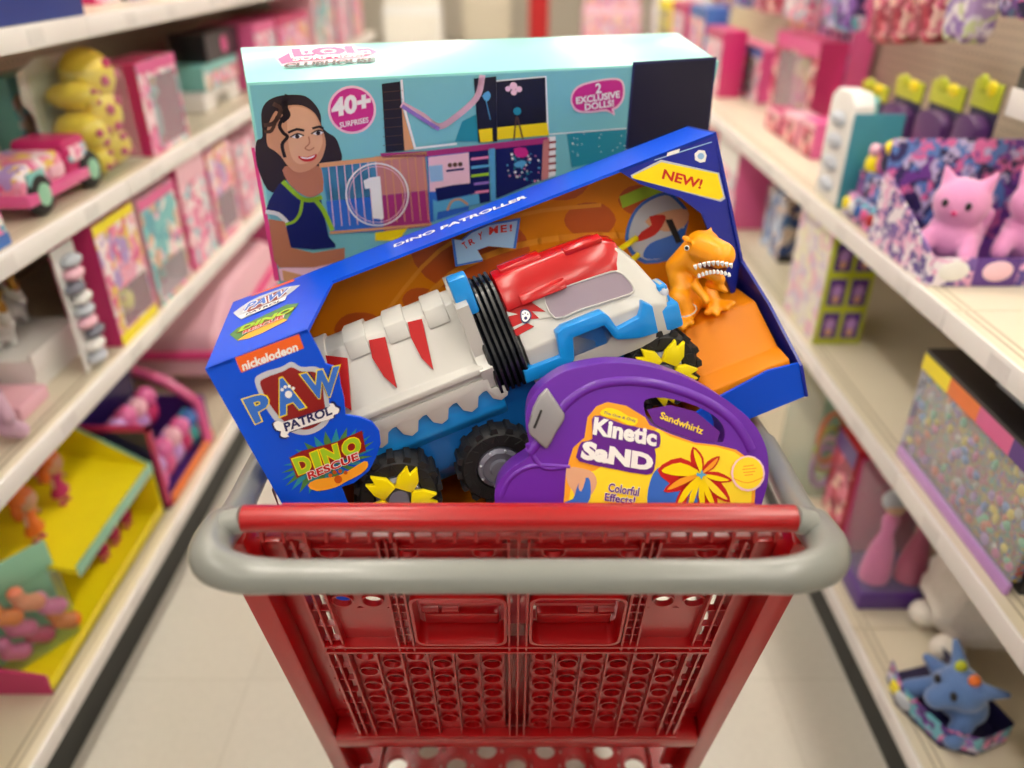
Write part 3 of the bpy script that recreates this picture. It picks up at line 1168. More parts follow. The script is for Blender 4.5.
for k in range(9):
    t = k / 8
    p = d8(290 + 88 * t, 356 - 2 * t - 8 * math.sin(t * 3), .072 - .026 * t)
    te.lathe([(4.6 * u, 6 * u), (4 * u, 0), (.6 * u, -6 * u)], Matrix.Translation(p), WHT, 8)
    p = d8(298 + 74 * t, 372 - 1 * t - 9 * math.sin(t * 3) + 2, .074 - .022 * t)
    te.lathe([(.6 * u, 4 * u), (3.6 * u, 0), (4 * u, -6 * u)], Matrix.Translation(p), WHT, 8)
te.build('teeth', dn, DO)
for p in ((268, 308, .086),):
    ey = MB()
    ey.ell(d8(*p), 6.5 * u, WHT, seg=10, rg=7)
    c = d8(*p) + (BM.inverted() @ CAM - d8(*p)).normalized() * 3.4 * u
    ey.ell(c, 4.6 * u, BLK, seg=10, rg=7)
    ey.build('eye', dn, DO)
tt = MB()
c0 = d8(264, 460, .10)
tt.tube([c0 + Vector((math.cos(k * .5236) * 28 * u, math.sin(k * .5236) * 26 * u, math.sin(k * .5236) * 6 * u)) for k in range(12)], 1.6 * u, clear('clear_tie', (240, 240, 240), .5), 6, closed=True)
tt.build('plastic_tie', dn, DO)

# ================================================================== aqua play-house carton behind
LW, LD, LH = .62, .1253, .43
LMx = Matrix.Translation((-.3045, .9385, 1.3457)) @ Matrix.Rotation(.3202, 4, 'Z') @ Matrix.Rotation(.2049, 4, 'X')
LO = Vector((LW / 2, LD / 2, -LH))
lc = empty('toy_carton', M=LMx @ Matrix.Translation(LO))
tag(lc, 'wide aqua toy carton with a pictured smiling girl, standing behind the blue carton', 'toy box')
LF = Face(LMx, (0, 0, 0), (1, 0, 0), (0, 0, 1))
LT = Face(LMx, (0, 0, 0), (1, 0, 0), (0, 1, 0))
mb = MB()
mb.box((0, .0, -LH), (LW, LD, 0), TEAL)
mb.build('carton_body', lc, LO, bevel=.0015)
mb = MB()
mb.prism([(.003, -.003), (LW - .003, -.003), (LW - .003, -LH + .003), (.003, -LH + .003)], LF.pt, .0006, -.001, TEALF)
mb.build('front_sheet', lc, LO)
z1 = Z(230, 30, .25391)
z2 = Z(470, 30, .25391)
zG = Z(235, 80, .26066)
zH = Z(375, 60, .23438)
p = Print(LF, .0003)
p.poly(zG((62, 258), (74, 258), (172, 768), (152, 768)), HOTP, 4)
# girl: hair, neck, face, features, top
p.poly(zG((100, 130), (118, 85), (160, 62), (215, 55), (268, 60), (305, 90), (328, 130), (332, 175), (355, 200), (385, 220), (402, 260), (410, 300), (385, 325), (335, 325), (190, 385), (175, 425), (125, 420), (85, 330), (78, 270), (84, 230), (105, 215)), HAIR, 4, 3)
p.poly(zG((190, 330), (200, 385), (245, 430), (290, 448), (330, 430), (338, 410), (325, 330)), SKIN3, 5, 3)
p.poly(zG((186, 385), (150, 425), (118, 498), (165, 510), (198, 545), (210, 640), (385, 640), (360, 600), (332, 470), (325, 445), (280, 452), (235, 430)), INKNAVY, 6, 2)
p.line(zG((186, 390), (245, 445), (285, 458), (328, 448)), .006, LIME, 7, 4)
p.line(zG((258, 458), (248, 510), (225, 540), (196, 550)), .004, LIME, 7, 4)
p.line(zG((308, 458), (340, 500), (372, 570)), .006, LIME, 7, 3)
p.line(zG((122, 503), (165, 512), (196, 540)), .006, WHT, 7, 3)
p.poly(zG((120, 205), (130, 160), (160, 110), (205, 95), (255, 95), (300, 120), (325, 160), (345, 220), (345, 260), (325, 310), (285, 342), (240, 352), (205, 330), (175, 290), (150, 268), (125, 250)), SKIN, 7, 3)
p.poly(zG((205, 110), (250, 100), (300, 125), (322, 175), (335, 240), (300, 300), (250, 320), (215, 290), (200, 200)), SKIN2, 8, 3)
p.line(zG((160, 110), (190, 130), (170, 170), (185, 200), (200, 215), (180, 245), (190, 290)), .004, HAIR, 9, 4)
p.line(zG((115, 170), (150, 160), (175, 110), (150, 90)), .005, HAIR2, 9, 4)
p.line(zG((115, 195), (140, 190), (160, 140)), .004, HAIR2, 9, 4)
p.line(zG((200, 60), (190, 100), (200, 130), (182, 150)), .007, HAIR, 9, 4)
for c in ((238, 213), (318, 200)):
    p.poly(zG((c[0] - 22, c[1] + 2), (c[0], c[1] - 8), (c[0] + 20, c[1] - 2), (c[0], c[1] + 8)), WHT, 9, 2)
    p.disc(zG(c)[0], 2.2, HAIR, 10, n=10)
    p.line(zG((c[0] - 26, c[1] + 2), (c[0], c[1] - 11), (c[0] + 24, c[1] - 4)), .0016, BLK, 10, 3)
p.line(zG((205, 198), (235, 186), (262, 190)), .003, HAIR, 9, 3)
p.line(zG((298, 182), (322, 176), (336, 182)), .003, HAIR, 9, 3)
p.line(zG((282, 215), (284, 240), (268, 258), (285, 266), (302, 256)), .0016, SKIN3, 9, 3)
p.poly(zG((240, 288), (275, 292), (312, 280), (305, 300), (280, 310), (255, 305)), INKRED, 9, 2)
p.poly(zG((250, 290), (278, 294), (306, 284), (298, 293), (278, 299), (258, 297)), WHT, 10, 2)
# arms on the table
p.poly(zG((128, 530), (190, 540), (214, 640), (300, 660), (420, 640), (420, 690), (300, 716), (170, 716), (150, 690)), SKIN3, 8, 1)
p.poly(zG((165, 720), (420, 690), (420, 768), (175, 768)), LPINK, 7)
p.poly(zG((180, 725), (260, 745), (240, 768), (185, 768)), PEACH, 8)
# round badge
p.disc(z1((480, 313))[0], 24.2, LPINK, 3, 24.2)
p.disc(z1((480, 313))[0], 21.8, MAG, 4, 21.8)
p.text('40+', z1((402, 342))[0], z1((552, 312))[0], z1((398, 270))[0], WHT, 6, .03, grow=(.06, LPINK))
p.text('SURPRISES', z1((432, 384))[0], z1((545, 362))[0], z1((430, 362))[0], WHT, 6, .02)
# curtain card with ring and figure
p.poly(z1((365, 540), (575, 515), (600, 750), (392, 768), (392, 768)), CYAN, 5)
p.poly(z1((357, 522), (570, 497), (592, 650), (380, 672)), CYAN, 5)
p.poly(z1((570, 497), (766, 476), (778, 628), (592, 650)), SALM, 5)
p.poly(z1((378, 672), (592, 650), (606, 790), (395, 800)), INKBLUE, 6)
p.poly(z1((592, 650), (778, 628), (788, 770), (606, 790)), PLUM, 6)
for k in range(13):
    x = 385 + k * 31
    p.line(z1((x, 520 - k * 3.6), (x + 24, 770 - k * 2)), .0012, LPINK if k < 7 else PEACH, 7)
p.line(z1((356, 530), (768, 484)), .006, PEACH, 8)
p.line(z1((396, 795), (790, 762)), .004, PEACH, 8)
p.disc(z1((578, 644))[0], 31, WHT, 9, 31, n=40, ring=.0022)
p.disc(z1((578, 644))[0], 28, LPINK, 9, 28, n=40, ring=.001)
p.poly(z1((524, 590), (548, 578), (590, 572), (604, 735), (600, 742), (560, 738), (552, 620), (530, 622)), WHT, 9)
# printed doll house
p.poly(zH((28, 100), (105, 90), (125, 385), (45, 392)), BLK, 5)
for k in range(7):
    p.line(zH((34, 135 + k * 38), (116, 128 + k * 38)), .0008, HAIR2, 6)
p.poly(zH((112, 190), (165, 378), (125, 385)), PEACH, 5)
p.poly(zH((118, 82), (420, 80), (440, 160), (410, 250), (345, 340), (165, 372)), TEALF, 4)
p.line(zH((112, 85), (120, 190), (170, 375), (345, 355)), .003, WHT, 6)
p.poly(zH((420, 78), (515, 68), (520, 345), (440, 350)), BLK, 6)
p.poly(zH((510, 85), (730, 66), (740, 310), (520, 330)), WHT, 5)
p.poly(zH((516, 90), (724, 72), (732, 310), (520, 330)), BLK, 6)
p.poly(zH((440, 295), (498, 288), (500, 345), (448, 350)), YEL, 7)
p.poly(zH((520, 285), (732, 265), (740, 318), (520, 338)), YEL, 7)
p.poly(zH((340, 345), (370, 260), (430, 230), (440, 345)), TEALD, 5)
p.line(zH((118, 190), (200, 235), (265, 280), (330, 250), (430, 160), (455, 70)), .008, LPINK, 7, 5)
p.line(zH((118, 196), (200, 248), (268, 290)), .005, LILAC, 8, 4)
for c, r in (((588, 108), 15), ((565, 120), 11), ((612, 122), 12), ((590, 135), 12)):
    p.disc(zH(c)[0], r * .26, LPINK, 8, n=12)
p.poly(zH((455, 150), (480, 130), (492, 150), (475, 175)), CYAN, 8, 2)
p.line(zH((472, 175), (490, 250)), .001, CYAN, 8)
p.line(zH((600, 240), (590, 335)), .002, HAIR2, 9)
p.line(zH((605, 240), (628, 332)), .002, HAIR2, 9)
p.disc(zH((604, 215))[0], 4, TEALD, 9, n=12)
p.poly(zH((20, 395), (220, 385), (735, 325), (735, 352), (220, 408), (30, 415)), PLUM, 8)
p.poly(zH((220, 408), (400, 388), (400, 640), (235, 690)), INKBLUE, 5)
p.poly(zH((225, 412), (398, 392), (405, 545), (232, 560)), LPINK, 6)
p.poly(zH((228, 450), (285, 444), (290, 512), (234, 518)), SKYB, 7)
p.line(zH((305, 470), (375, 462)), .003, INKNAVY, 7)
for k in range(3):
    p.disc(zH((318 + k * 22, 446 - k * 2))[0], 2.4, HAIR2, 7, n=8)
p.poly(zH((400, 385), (480, 376), (490, 600), (405, 620)), INKNAVY, 6)
for k in range(5):
    p.line(zH((412, 420 + k * 36), (480, 412 + k * 36)), .004, (PINK, CYAN, LIME, LILAC, PINK)[k], 7)
p.poly(zH((484, 374), (508, 372), (514, 600), (494, 605)), CYAN, 8)
p.poly(zH((512, 370), (715, 350), (708, 510), (515, 590)), INKNAVY, 6)
R.seed(3)
for k in range(46):
    c = (560 + R.random() * 140, 395 + R.random() * 120)
    p.disc(zH(c)[0], .7 + R.random() * .9, R.choice((CYAN, PINK, WHT, TEALD)), 7, n=6)
p.poly(zH((590, 375), (640, 372), (650, 405), (605, 412)), MAG, 8, 2)
p.poly(zH((590, 440), (620, 425), (645, 432), (630, 452), (600, 455)), CYAN, 8, 2)
p.poly(zH((715, 340), (742, 330), (738, 500), (708, 512)), SALM, 8)
p.poly(zH((740, 325), (768, 322), (768, 490), (738, 500)), WHT, 7)
for k in range(5):
    p.line(zH((740, 350 + k * 30), (768, 346 + k * 30)), .003, DKRED, 8)
p.poly(zH((245, 590), (265, 600), (440, 565), (445, 610), (265, 645), (262, 680), (248, 680)), CYAN, 9)
p.poly(zH((255, 545), (330, 530), (420, 520), (425, 565), (265, 598)), INKNAVY, 8)
p.line(zH((308, 635), (325, 600), (360, 590), (392, 612)), .003, PEACH, 10, 4)
# lower left corner scenes, speech bubble and window side
p.poly(zH((0, 735), (140, 712), (100, 768), (0, 768)), YEL, 6)
z2p = z2
p.poly(z2((640, 125), (970, 105), (935, 440), (610, 470)), INKNAVY, 4)
p.poly(z2((648, 135), (962, 114), (930, 440), (618, 462)), mat('window_dark_print', (24, 24, 54), .4, coat=.05, spec=.3), 5)
p.poly(z2((380, 405), (614, 385), (610, 500), (400, 540)), TEALD, 4)
p.line(z2((300, 410), (614, 386)), .0015, WHT, 5)
p.poly(z2((394, 270), (420, 220), (500, 195), (580, 188), (606, 215), (604, 270), (580, 305), (565, 312), (568, 335), (535, 318), (470, 325), (415, 318)), LPINK, 5, 3)
p.poly(z2((400, 270), (425, 226), (500, 202), (576, 195), (599, 218), (597, 266), (575, 298), (555, 308), (560, 326), (535, 310), (470, 317), (420, 310)), MAG, 6, 3)
p.text('2', z2((492, 248))[0], z2((516, 245))[0], z2((490, 208))[0], WHT, 8, .03)
p.text('EXCLUSIVE', z2((416, 290))[0], z2((588, 264))[0], z2((414, 262))[0], WHT, 8, .035)
p.text('DOLLS!', z2((450, 315))[0], z2((565, 298))[0], z2((448, 288))[0], WHT, 8, .035)
for k in range(24):
    c = (395 + R.random() * 220, 405 + R.random() * 90)
    if c[1] < 500 - (c[0] - 395) * .1:
        p.disc(z2(c)[0], .6, WHT, 6, n=6)
p.build('front_print', lc).location -= LO
q = Print(LT, .0003)
q.poly(z1((182, 112), (230, 88), (330, 74), (480, 68), (545, 72), (598, 88), (570, 110), (420, 128), (205, 142)), LPINK, 1)
q.poly(z1((188, 116), (232, 93), (300, 84), (548, 74), (582, 88), (540, 104), (240, 128), (205, 136)), HOTP, 2)
q.text('LOL', z1((252, 112))[0], z1((545, 96))[0], z1((240, 78))[0], HOTP, 5, .06, grow=(.13, WHT))
q.text('SURPRISE!', z1((246, 128))[0], z1((530, 108))[0], z1((248, 112))[0], WHT, 6, .03)
q.text('CLUBHOUSE', z1((210, 156))[0], z1((572, 130))[0], z1((216, 138))[0], BLK, 6, .05)
q.build('top_print', lc).location -= LO

# ================================================================== purple play-sand case
zc = Z(470, 350, .3125)
TILT = .36
c0 = CAM + ray(630, 500) * .80
KM = Matrix.Translation(c0)
KF = Face(KM, (0, 0, 0), (1, 0, 0), (0, TILT, 1))
case = empty('play_sand_case', (c0.x, c0.y - .02, .905))
tag(case, 'purple plastic carry case of play sand with silver latch, propped against the toy truck', 'toy case')
KO = Vector((0, -.02, .905 - c0.z))
out = zc((78, 470), (88, 430), (125, 385), (182, 346), (192, 320), (186, 280), (178, 235), (184, 180), (205, 140), (250, 100), (310, 66), (400, 46), (480, 41), (560, 50), (640, 70), (720, 102), (800, 146), (860, 190), (905, 232), (935, 280), (952, 330), (956, 390), (950, 440))
ko = KF.uvs(out)
lowb = KF.uv(630, 500)[1] - .058
ko2 = [(p.x, p.y) for p in spline([(a, b, 0) for a, b in ko], 3)] + [(ko[-1][0] - .012, lowb + .02), (ko[-1][0] - .03, lowb), (ko[0][0] + .02, lowb), (ko[0][0] + .004, lowb + .02)]
hole = KF.uvs(zc((556, 168), (575, 155), (620, 153), (690, 168), (750, 192), (795, 222), (815, 258), (812, 288), (795, 296), (720, 288), (650, 268), (585, 238), (562, 205)))
hole = [(p.x, p.y) for p in spline([(a, b, 0) for a, b in hole], 2, True)]


def case_body(depth_f, depth_b, name):
    bm = bmesh.new()
    # front ring with a hole: bridge with a triangulated fill
    vo = [bm.verts.new(KF.pt(a, b, depth_f)) for a, b in ko2]
    vh = [bm.verts.new(KF.pt(a, b, depth_f)) for a, b in hole]
    eo = [bm.edges.new((vo[i], vo[(i + 1) % len(vo)])) for i in range(len(vo))]
    eh = [bm.edges.new((vh[i], vh[(i + 1) % len(vh)])) for i in range(len(vh))]
    r = bmesh.ops.triangle_fill(bm, edges=eo + eh, use_beauty=True)
    g = bmesh.ops.extrude_face_region(bm, geom=bm.faces[:])
    for v in g['geom']:
        if isinstance(v, bmesh.types.BMVert):
            v.co += KF.n * (depth_b - depth_f)
    bmesh.ops.recalc_face_normals(bm, faces=bm.faces)
    ed = [e for e in bm.edges if len(e.link_faces) == 2 and e.calc_face_angle(0) > 1.2]
    bmesh.ops.bevel(bm, geom=ed, offset=.0075, segments=4, profile=.6, affect='EDGES', clamp_overlap=True)
    me = bpy.data.meshes.new(name)
    bm.to_mesh(me)
    bm.free()
    me.transform(Matrix.Translation(-KO))
    me.materials.append(PURP)
    for f in me.polygons:
        f.use_smooth = True
    me.set_sharp_from_angle(angle=math.radians(50))
    o = bpy.data.objects.new(name, me)
    COL.objects.link(o)
    o.parent = case
    return o


case_body(0, -.045, 'case_shell')
# raised moulded ridge that follows the handle arch
rg = MB()
arch = KF.uvs(zc((192, 330), (250, 250), (310, 170), (390, 118), (480, 100), (580, 106), (680, 132), (770, 172), (840, 225), (880, 280), (900, 320)))
rg.tube([KF.pt(p.x, p.y, -.004) for p in spline([(a, b, 0) for a, b in arch], 5)], .0065, PURP, 12)
rg.build('moulded_ridge', case, KO)
sm = MB()
arch = KF.uvs(zc((100, 470), (130, 410), (200, 372), (320, 375)))
sm.tube([KF.pt(p.x, p.y, -.002) for p in spline([(a, b, 0) for a, b in arch], 5)], .0035, PURP, 10)
arch = KF.uvs(zc((186, 300), (205, 345), (240, 378), (300, 375)))
sm.tube([KF.pt(p.x, p.y, -.002) for p in spline([(a, b, 0) for a, b in arch], 5)], .0035, PURP, 10)
sm.build('lid_seam', case, KO)
lt = MB()
lt.prism(KF.uvs(zc((246, 118), (304, 205), (300, 222), (275, 262), (262, 288), (244, 316), (190, 268), (186, 240), (200, 185), (220, 145))), KF.pt, .006, -.012, LATCH)
lo = lt.build('latch', case, KO, bevel=.0025, segs=3)
lt = MB()
lt.tube([KF.pt(*KF.uv(*zc((205, 245))[0]), .0064), KF.pt(*KF.uv(*zc((228, 188))[0]), .0064)], .0012, DARK, 8)
lt.build('latch_slot', lo, KO)
# label
kp = Print(KF, .0004)
kp.poly(zc((298, 500), (302, 460), (306, 400), (318, 350), (330, 312), (366, 280), (376, 215), (404, 180), (440, 166), (500, 178), (560, 215), (575, 240), (640, 268), (720, 296), (790, 304), (850, 318), (895, 350), (915, 400), (912, 470), (906, 520), (302, 520)), LABO, 1)
kp.poly(zc((312, 500), (330, 400), (400, 385), (600, 250), (640, 276), (720, 302), (790, 310), (846, 326), (888, 356), (905, 400), (900, 470), (896, 520), (314, 520)), LABY, 2)
kp.poly(zc((566, 190), (640, 176), (720, 196), (800, 262), (790, 296), (720, 288), (650, 266), (590, 236)), PURP2, 1)
kp.text('Sandwhirlz', zc((606, 218))[0], zc((742, 270))[0], zc((612, 196))[0], LABY, 3, .02)
zl = Z(560, 390, .21484)
kp.poly(zl((185, 105), (215, 82), (270, 92), (320, 122), (360, 132), (352, 162), (310, 158), (260, 132), (205, 122)), YEL, 3, 2)
kp.text('The One & Only', zl((200, 112))[0], zl((350, 152))[0], zl((204, 96))[0], PURP2, 4, .01)
kp.poly(zl((148, 135), (185, 118), (300, 160), (440, 188), (466, 215), (462, 262), (440, 272), (445, 300), (436, 370), (400, 392), (250, 366), (90, 330), (80, 290), (100, 240), (150, 226)), PURP2, 4, 2)
kp.text('Kinetic', zl((150, 205))[0], zl((446, 262))[0], zl((160, 122))[0], WHT, 6, .045, tr=zl((452, 182))[0])
kp.text('SaND', zl((92, 318))[0], zl((430, 378))[0], zl((108, 232))[0], WHT, 6, .06, tr=zl((434, 296))[0])
kp.text('Colorful', zl((222, 470))[0], zl((364, 492))[0], zl((228, 430))[0], PURP2, 5, .02, grow=(.06, WHT))
kp.text('Effects!', zl((206, 512))[0], zl((346, 532))[0], zl((210, 476))[0], PURP2, 5, .02, grow=(.06, WHT))
# hand pressing blue sand
kp.poly(zl((30, 360), (110, 365), (155, 385), (172, 430), (150, 480), (115, 505), (95, 470), (85, 520), (60, 470), (35, 430)), SKIN2, 3, 2)
kp.poly(zl((5, 530), (60, 505), (75, 460), (95, 420), (130, 405), (142, 440), (140, 500), (118, 540), (100, 590), (10, 590)), INKBLUE, 4, 2)
kp.poly(zl((85, 450), (92, 420), (110, 400), (118, 415), (98, 470)), SKIN2, 5, 2)
kp.poly(zl((405, 500), (420, 420), (450, 365), (520, 350), (560, 480), (500, 560), (420, 580)), INKBLUE, 3, 2)
# pinwheel of sand
hub = (656, 388)
for tip, w, c1, c2 in (((618, 262), 62, INKRED, YEL), ((742, 306), 44, INKRED, LABO), ((452, 372), 135, INKRED, YEL), ((480, 470), 66, INKRED, LABO), ((530, 560), 66, INKRED, YEL), ((590, 590), 60, INKBLUE, YEL), ((670, 590), 60, INKRED, YEL), ((730, 570), 60, INKRED, YEL), ((790, 520), 70, INKRED, LABY), ((800, 420), 50, INKRED, YEL)):
    dx, dy = tip[0] - hub[0], tip[1] - hub[1]
    l = math.hypot(dx, dy)
    nx, ny = -dy / l, dx / l
    for s_, mm, L in ((1, c1, 4), (.6, c2, 5)):
        sh = (1 - s_) * w * .25
        kp.poly(zl(hub, (hub[0] + dx * .5 + nx * (w * .5 * s_ * s_ ** .5 + sh), hub[1] + dy * .5 + ny * (w * .5 * s_ * s_ ** .5 + sh)), (hub[0] + dx * (.78 + .22 * s_), hub[1] + dy * (.78 + .22 * s_)), (hub[0] + dx * .5 - nx * (w * .5 * s_ * s_ ** .5 - sh), hub[1] + dy * .5 - ny * (w * .5 * s_ * s_ ** .5 - sh))), mm, L, 3)
kp.poly(zl((635, 382), (650, 386), (658, 366), (664, 384), (682, 392), (664, 398), (656, 415), (648, 400), (632, 396)), CYAN, 6)
kp.disc(zl((872, 385))[0], 17, LPINK, 6, 18, n=16)
kp.disc(zl((872, 383))[0], 15, LABY, 7, 16, n=24)
for q0, q1 in (((850, 352), (896, 346)), ((846, 366), (908, 360)), ((850, 380), (902, 375)), ((856, 393), (892, 389))):
    kp.line(zl(q0, q1), .0011, LABO, 8)
kp.line(zl((805, 408), (870, 428), (940, 402)), .001, LABO, 8, 3)
kp.build('front_label', case).location -= KO
# ================================================================== floor
def tile_floor():
    m = bpy.data.materials.new('vinyl_tile')
    m.use_nodes = True
    nt = m.node_tree
    b = nt.nodes['Principled BSDF']
    tc = nt.nodes.new('ShaderNodeTexCoord')
    br = nt.nodes.new('ShaderNodeTexBrick')
    br.offset = 0
    br.inputs['Scale'].default_value = 1
    br.inputs['Brick Width'].default_value = .305
    br.inputs['Row Height'].default_value = .305
    br.inputs['Mortar Size'].default_value = .0012
    br.inputs['Color1'].default_value = lin((208, 203, 192))
    br.inputs['Color2'].default_value = lin((203, 198, 187))
    br.inputs['Mortar'].default_value = lin((186, 180, 168))
    n = nt.nodes.new('ShaderNodeTexNoise')
    n.inputs['Scale'].default_value = 60
    n.inputs['Detail'].default_value = 4
    mx = nt.nodes.new('ShaderNodeMixRGB')
    mx.blend_type = 'MULTIPLY'
    mx.inputs[0].default_value = .12
    nt.links.new(tc.outputs['Object'], br.inputs['Vector'])
    nt.links.new(tc.outputs['Object'], n.inputs['Vector'])
    nt.links.new(br.outputs['Color'], mx.inputs[1])
    nt.links.new(n.outputs['Fac'], mx.inputs[2])
    nt.links.new(mx.outputs[0], b.inputs['Base Color'])
    b.inputs['Roughness'].default_value = .28
    b.inputs['Coat Weight'].default_value = .25
    b.inputs['Coat Roughness'].default_value = .1
    return m


def pegboard():
    m = bpy.data.materials.new('pegboard')
    m.use_nodes = True
    nt = m.node_tree
    b = nt.nodes['Principled BSDF']
    tc = nt.nodes.new('ShaderNodeTexCoord')
    sc = nt.nodes.new('ShaderNodeVectorMath')
    sc.operation = 'SCALE'
    sc.inputs['Scale'].default_value = 1 / .0254
    fr = nt.nodes.new('ShaderNodeVectorMath')
    fr.operation = 'FRACTION'
    sb = nt.nodes.new('ShaderNodeVectorMath')
    sb.operation = 'SUBTRACT'
    sb.inputs[1].default_value = (.5, .5, .5)
    ml = nt.nodes.new('ShaderNodeVectorMath')
    ml.operation = 'MULTIPLY'
    ml.inputs[1].default_value = (0, 1, 1)
    ln = nt.nodes.new('ShaderNodeVectorMath')
    ln.operation = 'LENGTH'
    lt = nt.nodes.new('ShaderNodeMath')
    lt.operation = 'LESS_THAN'
    lt.inputs[1].default_value = .13
    mx = nt.nodes.new('ShaderNodeMixRGB')
    mx.inputs[1].default_value = lin((205, 192, 172))
    mx.inputs[2].default_value = lin((96, 84, 72))
    L = nt.links.new
    L(tc.outputs['Object'], sc.inputs[0])
    L(sc.outputs[0], fr.inputs[0])
    L(fr.outputs[0], sb.inputs[0])
    L(sb.outputs[0], ml.inputs[0])
    L(ml.outputs[0], ln.inputs[0])
    L(ln.outputs['Value'], lt.inputs[0])
    L(lt.outputs[0], mx.inputs[0])
    L(mx.outputs[0], b.inputs['Base Color'])
    b.inputs['Roughness'].default_value = .7
    return m


m_ = MB()
m_.box((-9, -5, -.05), (9, 30, 0), tile_floor())
tag(m_.build('floor'), kind='structure')

SHELF = mat('shelf_cream_enamel', (222, 212, 190), .35, coat=.15, var=.02)
RAIL = mat('price_channel_white', (238, 234, 232), .35, coat=.2, var=.02)
KICK = mat('kick_plate_black', (30, 32, 30), .5)
TAGM = mat('price_tag_paper', (226, 222, 220), .6)
PEG = pegboard()
LX, RX = -.884, .75
LZ = (.165, .672, 1.015, 1.355)
RZ = (.165, .59, .935)


def gondola(name, side, xf, y0, y1, shelves, depth, label, top=2.0):
    """one four-foot bay: kick plate, back, shelf boards each with its price channel"""
    xb = xf + side * depth
    yc = (y0 + y1) / 2
    g = empty(name, (xb, yc, 0))
    O = Vector((xb, yc, 0))
    tag(g, label, 'store shelving')
    lo, hi = sorted((xb, xb + side * .02))
    a = MB()
    a.box((lo, y0 + .001, 0), (hi, y1 - .001, top), PEG)
    a.build('back_panel', g, O)
    a = MB()
    lo, hi = sorted((xf + side * .03, xb))
    a.box((lo, y0 + .001, 0), (hi, y1 - .001, shelves[0] - .04), KICK)
    a.build('kick_plate', g, O)
    for i, z in enumerate(shelves):
        a = MB()
        lo, hi = sorted((xf + side * .004, xb))
        a.box((lo, y0 + .0015, z - .03), (hi, y1 - .0015, z), SHELF)
        for k in (.03, .045):      # row of small slots along the front lip is pressed as two grooves
            x = xf + side * k
            a.box((x - .002, y0 + .004, z - .0005), (x + .002, y1 - .004, z + .0006), mat('shelf_groove', (176, 165, 142), .5))
        s = a.build('shelf_board', g, O)
        a = MB()
        lo, hi = sorted((xf, xf + side * .006))
        a.box((lo, y0 + .0015, z - .038), (hi, y1 - .0015, z + .003), RAIL)
        lo, hi = sorted((xf - side * .001, xf + side * .001))
        r = a.build('price_channel', s, O, bevel=.0012)
        for k in range(4):
            a = MB()
            y = y0 + .12 + k * .29 + .07 * ((k * 7 + i * 3) % 5) / 5
            a.box((lo, y, z - .034), (hi, y + .055, z - .004), TAGM)
            a.build('price_tag', s, O)
    return g


for k, (n_, far) in enumerate((('nearest', 0), ('second', 1), ('third', 2), ('fourth', 3), ('farthest', 4))):
    y0 = -.675 + 1.22 * k
    gondola('shelving_bay', -1, LX, y0, y0 + 1.22, LZ, .5, 'cream steel shelving bay, %s of the run holding the yellow display stand' % {'nearest': 'the first', 'second': 'second', 'third': 'third', 'fourth': 'fourth', 'farthest': 'the last'}[n_])
for k, n_ in enumerate(('the first', 'second', 'third', 'fourth', 'the last')):
    gondola('shelving_bay', 1, RX, -1.22 + 1.22 * k, 1.22 * k, RZ, .5, 'cream steel shelving bay, %s of the run holding the pink plush cats' % n_)

# ================================================================== goods: local X along the aisle, local Y into the shelf, Z up, front at Y = 0
def M3(k, c, **kw):
    return mat(k, c, kw.pop('rough', .4), **kw)


PKS = M3('pack_pink', (226, 96, 156), coat=.3)
PKL = M3('pack_pale_pink', (240, 186, 204), coat=.3)
PKD = M3('pack_deep_pink', (200, 40, 110), coat=.3)
VIO = M3('pack_violet', (90, 50, 140), coat=.3)
NAV = M3('pack_navy', (32, 28, 70), coat=.3)
WHP = M3('pack_white', (236, 234, 232), coat=.2)
AQP = M3('pack_aqua', (130, 200, 196), coat=.2)
YLP = M3('pack_yellow', (252, 232, 20), coat=.2)
LIP = M3('pack_lime', (196, 206, 40), coat=.2)
ORP = M3('toy_orange', (240, 120, 40), coat=.3)
BKP = M3('pack_black', (24, 22, 28), coat=.3)
GLD = M3('toy_gold', (190, 150, 70), rough=.3, metal=.6)
TYP = M3('toy_pink_vinyl', (232, 110, 176), coat=.4)
TYL = M3('toy_lilac_vinyl', (200, 150, 220), coat=.4)
TYY = M3('toy_yellow_ball', (244, 214, 70), coat=.4)
SKN = M3('doll_skin', (224, 170, 136), coat=.1)
BRN = M3('doll_brown_hair', (92, 56, 36))
BLN = M3('doll_blond_hair', (222, 186, 110))
REDP = M3('pack_red', (196, 34, 50), coat=.3)
BLP = M3('pack_blue', (54, 110, 190), coat=.3)
GRP = M3('pack_mint', (150, 206, 176), coat=.2)
FURP = mat('plush_pink', (226, 150, 200), .9, bump=.6, scale=260, sheen=.5, var=.1)
FURW = mat('plush_cream', (240, 234, 224), .95, bump=.8, scale=160, sheen=.4, var=.1)
FURB = mat('plush_blue', (92, 126, 184), .9, bump=.7, scale=220, sheen=.5, var=.12)
FURM = mat('plush_mauve', (206, 168, 190), .9, bump=.6, scale=240, sheen=.4, var=.12)
PANE = clear('window_film', (240, 244, 250), .10, .06)
A_PK = art('art_pink', [(236, 130, 180), (250, 220, 230), (214, 60, 130), (244, 190, 210), (150, 200, 210), (250, 240, 240)], 26)
A_PK2 = art('art_candy', [(240, 170, 200), (226, 90, 150), (250, 232, 236), (236, 200, 90), (180, 150, 210), (240, 150, 180)], 22)
A_TL = art('art_aqua', [(120, 200, 205), (236, 130, 180), (240, 236, 230), (214, 176, 150), (90, 170, 190), (250, 210, 225)], 20)
A_PU = art('art_violet', [(90, 50, 140), (150, 110, 200), (230, 130, 190), (60, 40, 100), (110, 190, 210), (220, 210, 240)], 24)
A_NV = art('art_night', [(34, 30, 76), (110, 60, 150), (220, 110, 170), (46, 40, 96), (90, 130, 200), (190, 180, 220)], 30)
